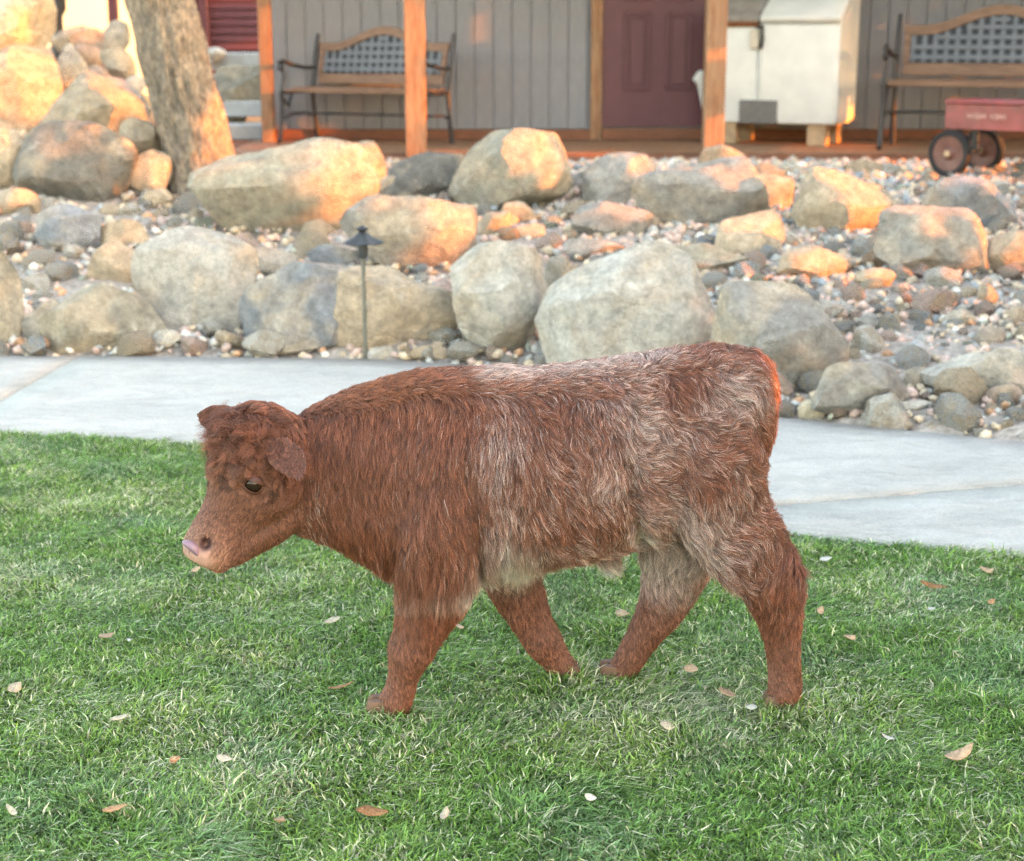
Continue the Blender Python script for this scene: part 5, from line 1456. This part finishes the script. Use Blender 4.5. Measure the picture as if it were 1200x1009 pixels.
# ------------------------------------------------------------------ unseen leafy sun blocker, added; cells left open to place the sun patches
bpy.context.view_layer.update()
polys_v, polys_f = [], []; off = 0
dg = bpy.context.evaluated_depsgraph_get()
for o in list(scene.objects):
    if o.type != 'MESH' or o.name.split('.')[0] in ('grass', 'gravel', 'fallen_leaf', 'crown', 'cobble', 'calf'): continue
    me = o.data; n = len(me.vertices); a = np.empty(n * 3, np.float32); me.vertices.foreach_get('co', a)
    M = np.array(o.matrix_world); a = a.reshape(-1, 3) @ M[:3, :3].T + M[:3, 3]
    polys_v.append(a); polys_f += [tuple(i + off for i in p.vertices) for p in me.polygons]; off += n
sbv = BVHTree.FromPolygons([Vector(v) for v in np.concatenate(polys_v)], polys_f)
HX, CELL = 6.6, 0.08
votes = {}
def light(u, v, ru, rv, dens=1.0):
    """votes to open or shut blocker cells on the sun path to this spot"""
    for a in np.arange(-1, 1.01, .14):
        for b in np.arange(-1, 1.01, .14):
            if a * a + b * b > 1: continue
            h_ = sbv.ray_cast(CAM0, ray(u + a * ru, v + b * rv).normalized())
            if h_[0] is None or h_[0].y > 16: continue
            t = (HX - h_[0].x) / SUN.x; q = h_[0] + SUN * t
            key = (math.floor(q.y / CELL), math.floor(q.z / CELL)); votes[key] = votes.get(key, 0) + dens
LIT = [(15, 40, 18, 40), (30, 100, 42, 42), (112, 115, 45, 28), (165, 160, 20, 22), (178, 200, 20, 18), (182, 231, 14, 9), (8, 180, 18, 28), (20, 234, 18, 12), (60, 140, 20, 10),
       (256, 140, 10, 30), (262, 172, 14, 10), (405, 215, 34, 34), (430, 190, 20, 22), (455, 214, 12, 10), (525, 268, 30, 34), (500, 245, 24, 10), (614, 175, 34, 28), (640, 200, 18, 14), (485, 120, 12, 55), (485, 40, 12, 38),
       (575, 262, 16, 12), (608, 250, 18, 14), (618, 272, 18, 9), (735, 248, 28, 12), (740, 192, 22, 12), (845, 186, 24, 14), (893, 203, 24, 9), (903, 240, 22, 22), (990, 238, 52, 34), (1000, 195, 60, 9),
       (880, 275, 34, 24), (950, 308, 34, 16), (1070, 268, 30, 16), (1160, 300, 14, 18), (1190, 295, 20, 24), (1157, 346, 12, 12), (1100, 200, 90, 14), (560, 182, 40, 7), (690, 180, 40, 5), (1145, 124, 30, 7), (1160, 215, 20, 8), (843, 150, 7, 22), (310, 80, 8, 78), (300, 168, 24, 6), (992, 132, 8, 8), (310, 168, 40, 4), (960, 172, 60, 5), (1130, 190, 40, 8), (1000, 325, 26, 12), (100, 20, 24, 24)]
for e in LIT: light(*e)
for e in [(285, 225, 40, 45), (800, 230, 45, 28), (1100, 285, 35, 22), (600, 228, 60, 16), (440, 275, 30, 34), (95, 195, 55, 38), (720, 225, 22, 16), (837, 90, 9, 80), (500, 210, 38, 22), (185, 60, 22, 60), (210, 150, 16, 40), (230, 215, 28, 18),
          (1140, 240, 30, 20), (740, 370, 100, 60), (230, 330, 60, 50), (585, 345, 50, 55), (350, 365, 60, 45), (910, 400, 60, 45), (115, 380, 65, 38), (1080, 380, 110, 50), (640, 80, 100, 60), (420, 130, 70, 20), (915, 90, 60, 55), (1120, 60, 70, 40), (770, 80, 50, 60)]: light(*e, dens=-1.0)
lit = {k_ for k_, n_ in votes.items() if n_ > 0}
for v in range(440, 510, 4):
    for Yq in (2.97, 3.03, 3.09):
        t_ = (HX - cp(903, v).x) / SUN.x; q = cp(903, v, Yq) + SUN * t_
        lit.add((math.floor(q.y / CELL), math.floor(q.z / CELL)))
HV, HF = [], []
hr = np.random.default_rng(3)
for iy in range(math.floor(-6 / CELL), math.floor(13.4 / CELL)):
    for iz in range(1, math.floor(4.6 / CELL)):
        if (iy, iz) in lit: continue
        yc, zc = (iy + .5) * CELL, (iz + .5) * CELL
        if zc > 4.3 + .15 * math.sin(yc * 1.3) + hr.uniform(-.15, .15): continue
        for k in range(2):
            # leaf quads sit at different depths of the blocker along the light
            dpt = hr.uniform(-.35, .35)
            c = np.array([HX + dpt, yc + dpt * SUN.y / SUN.x + hr.uniform(-.008, .008), zc + dpt * SUN.z / SUN.x + hr.uniform(-.008, .008)])
            a = hr.uniform(0, 3.14); s = CELL * .80
            e1 = np.array([hr.uniform(-.3, .3), math.cos(a), math.sin(a)]) * s; e2 = np.array([hr.uniform(-.3, .3), -math.sin(a), math.cos(a)]) * s * .92
            q = len(HV); HV += [c + e1, c + e2, c - e1, c - e2]; HF.append((q, q + 1, q + 2, q + 3))
sun_blocker = empty('sun_blocker', (HX, 3, 0)); tag(sun_blocker, 'unseen leafy blocker added to shape the low sun patches', 'sun_blocker')
HV = np.array(HV) - np.array([HX, 3, 0])
fo = link('blocker_leaves', np_mesh('blocker_leaves', HV, HF), sun_blocker, mat('blocker_leaf', (.05, .085, .028), .55, .3, 4)); fo['kind'] = 'stuff'
for k in range(12):
    MB().tube([(0.05 * (k % 3), -8.4 + k * 1.6, -.1), (0, -8.35 + k * 1.6, .5), (.03, -8.4 + k * 1.6, 1.4)], [.05, .04, .02]).build('blocker_stem', M_BARK, sun_blocker, 60)
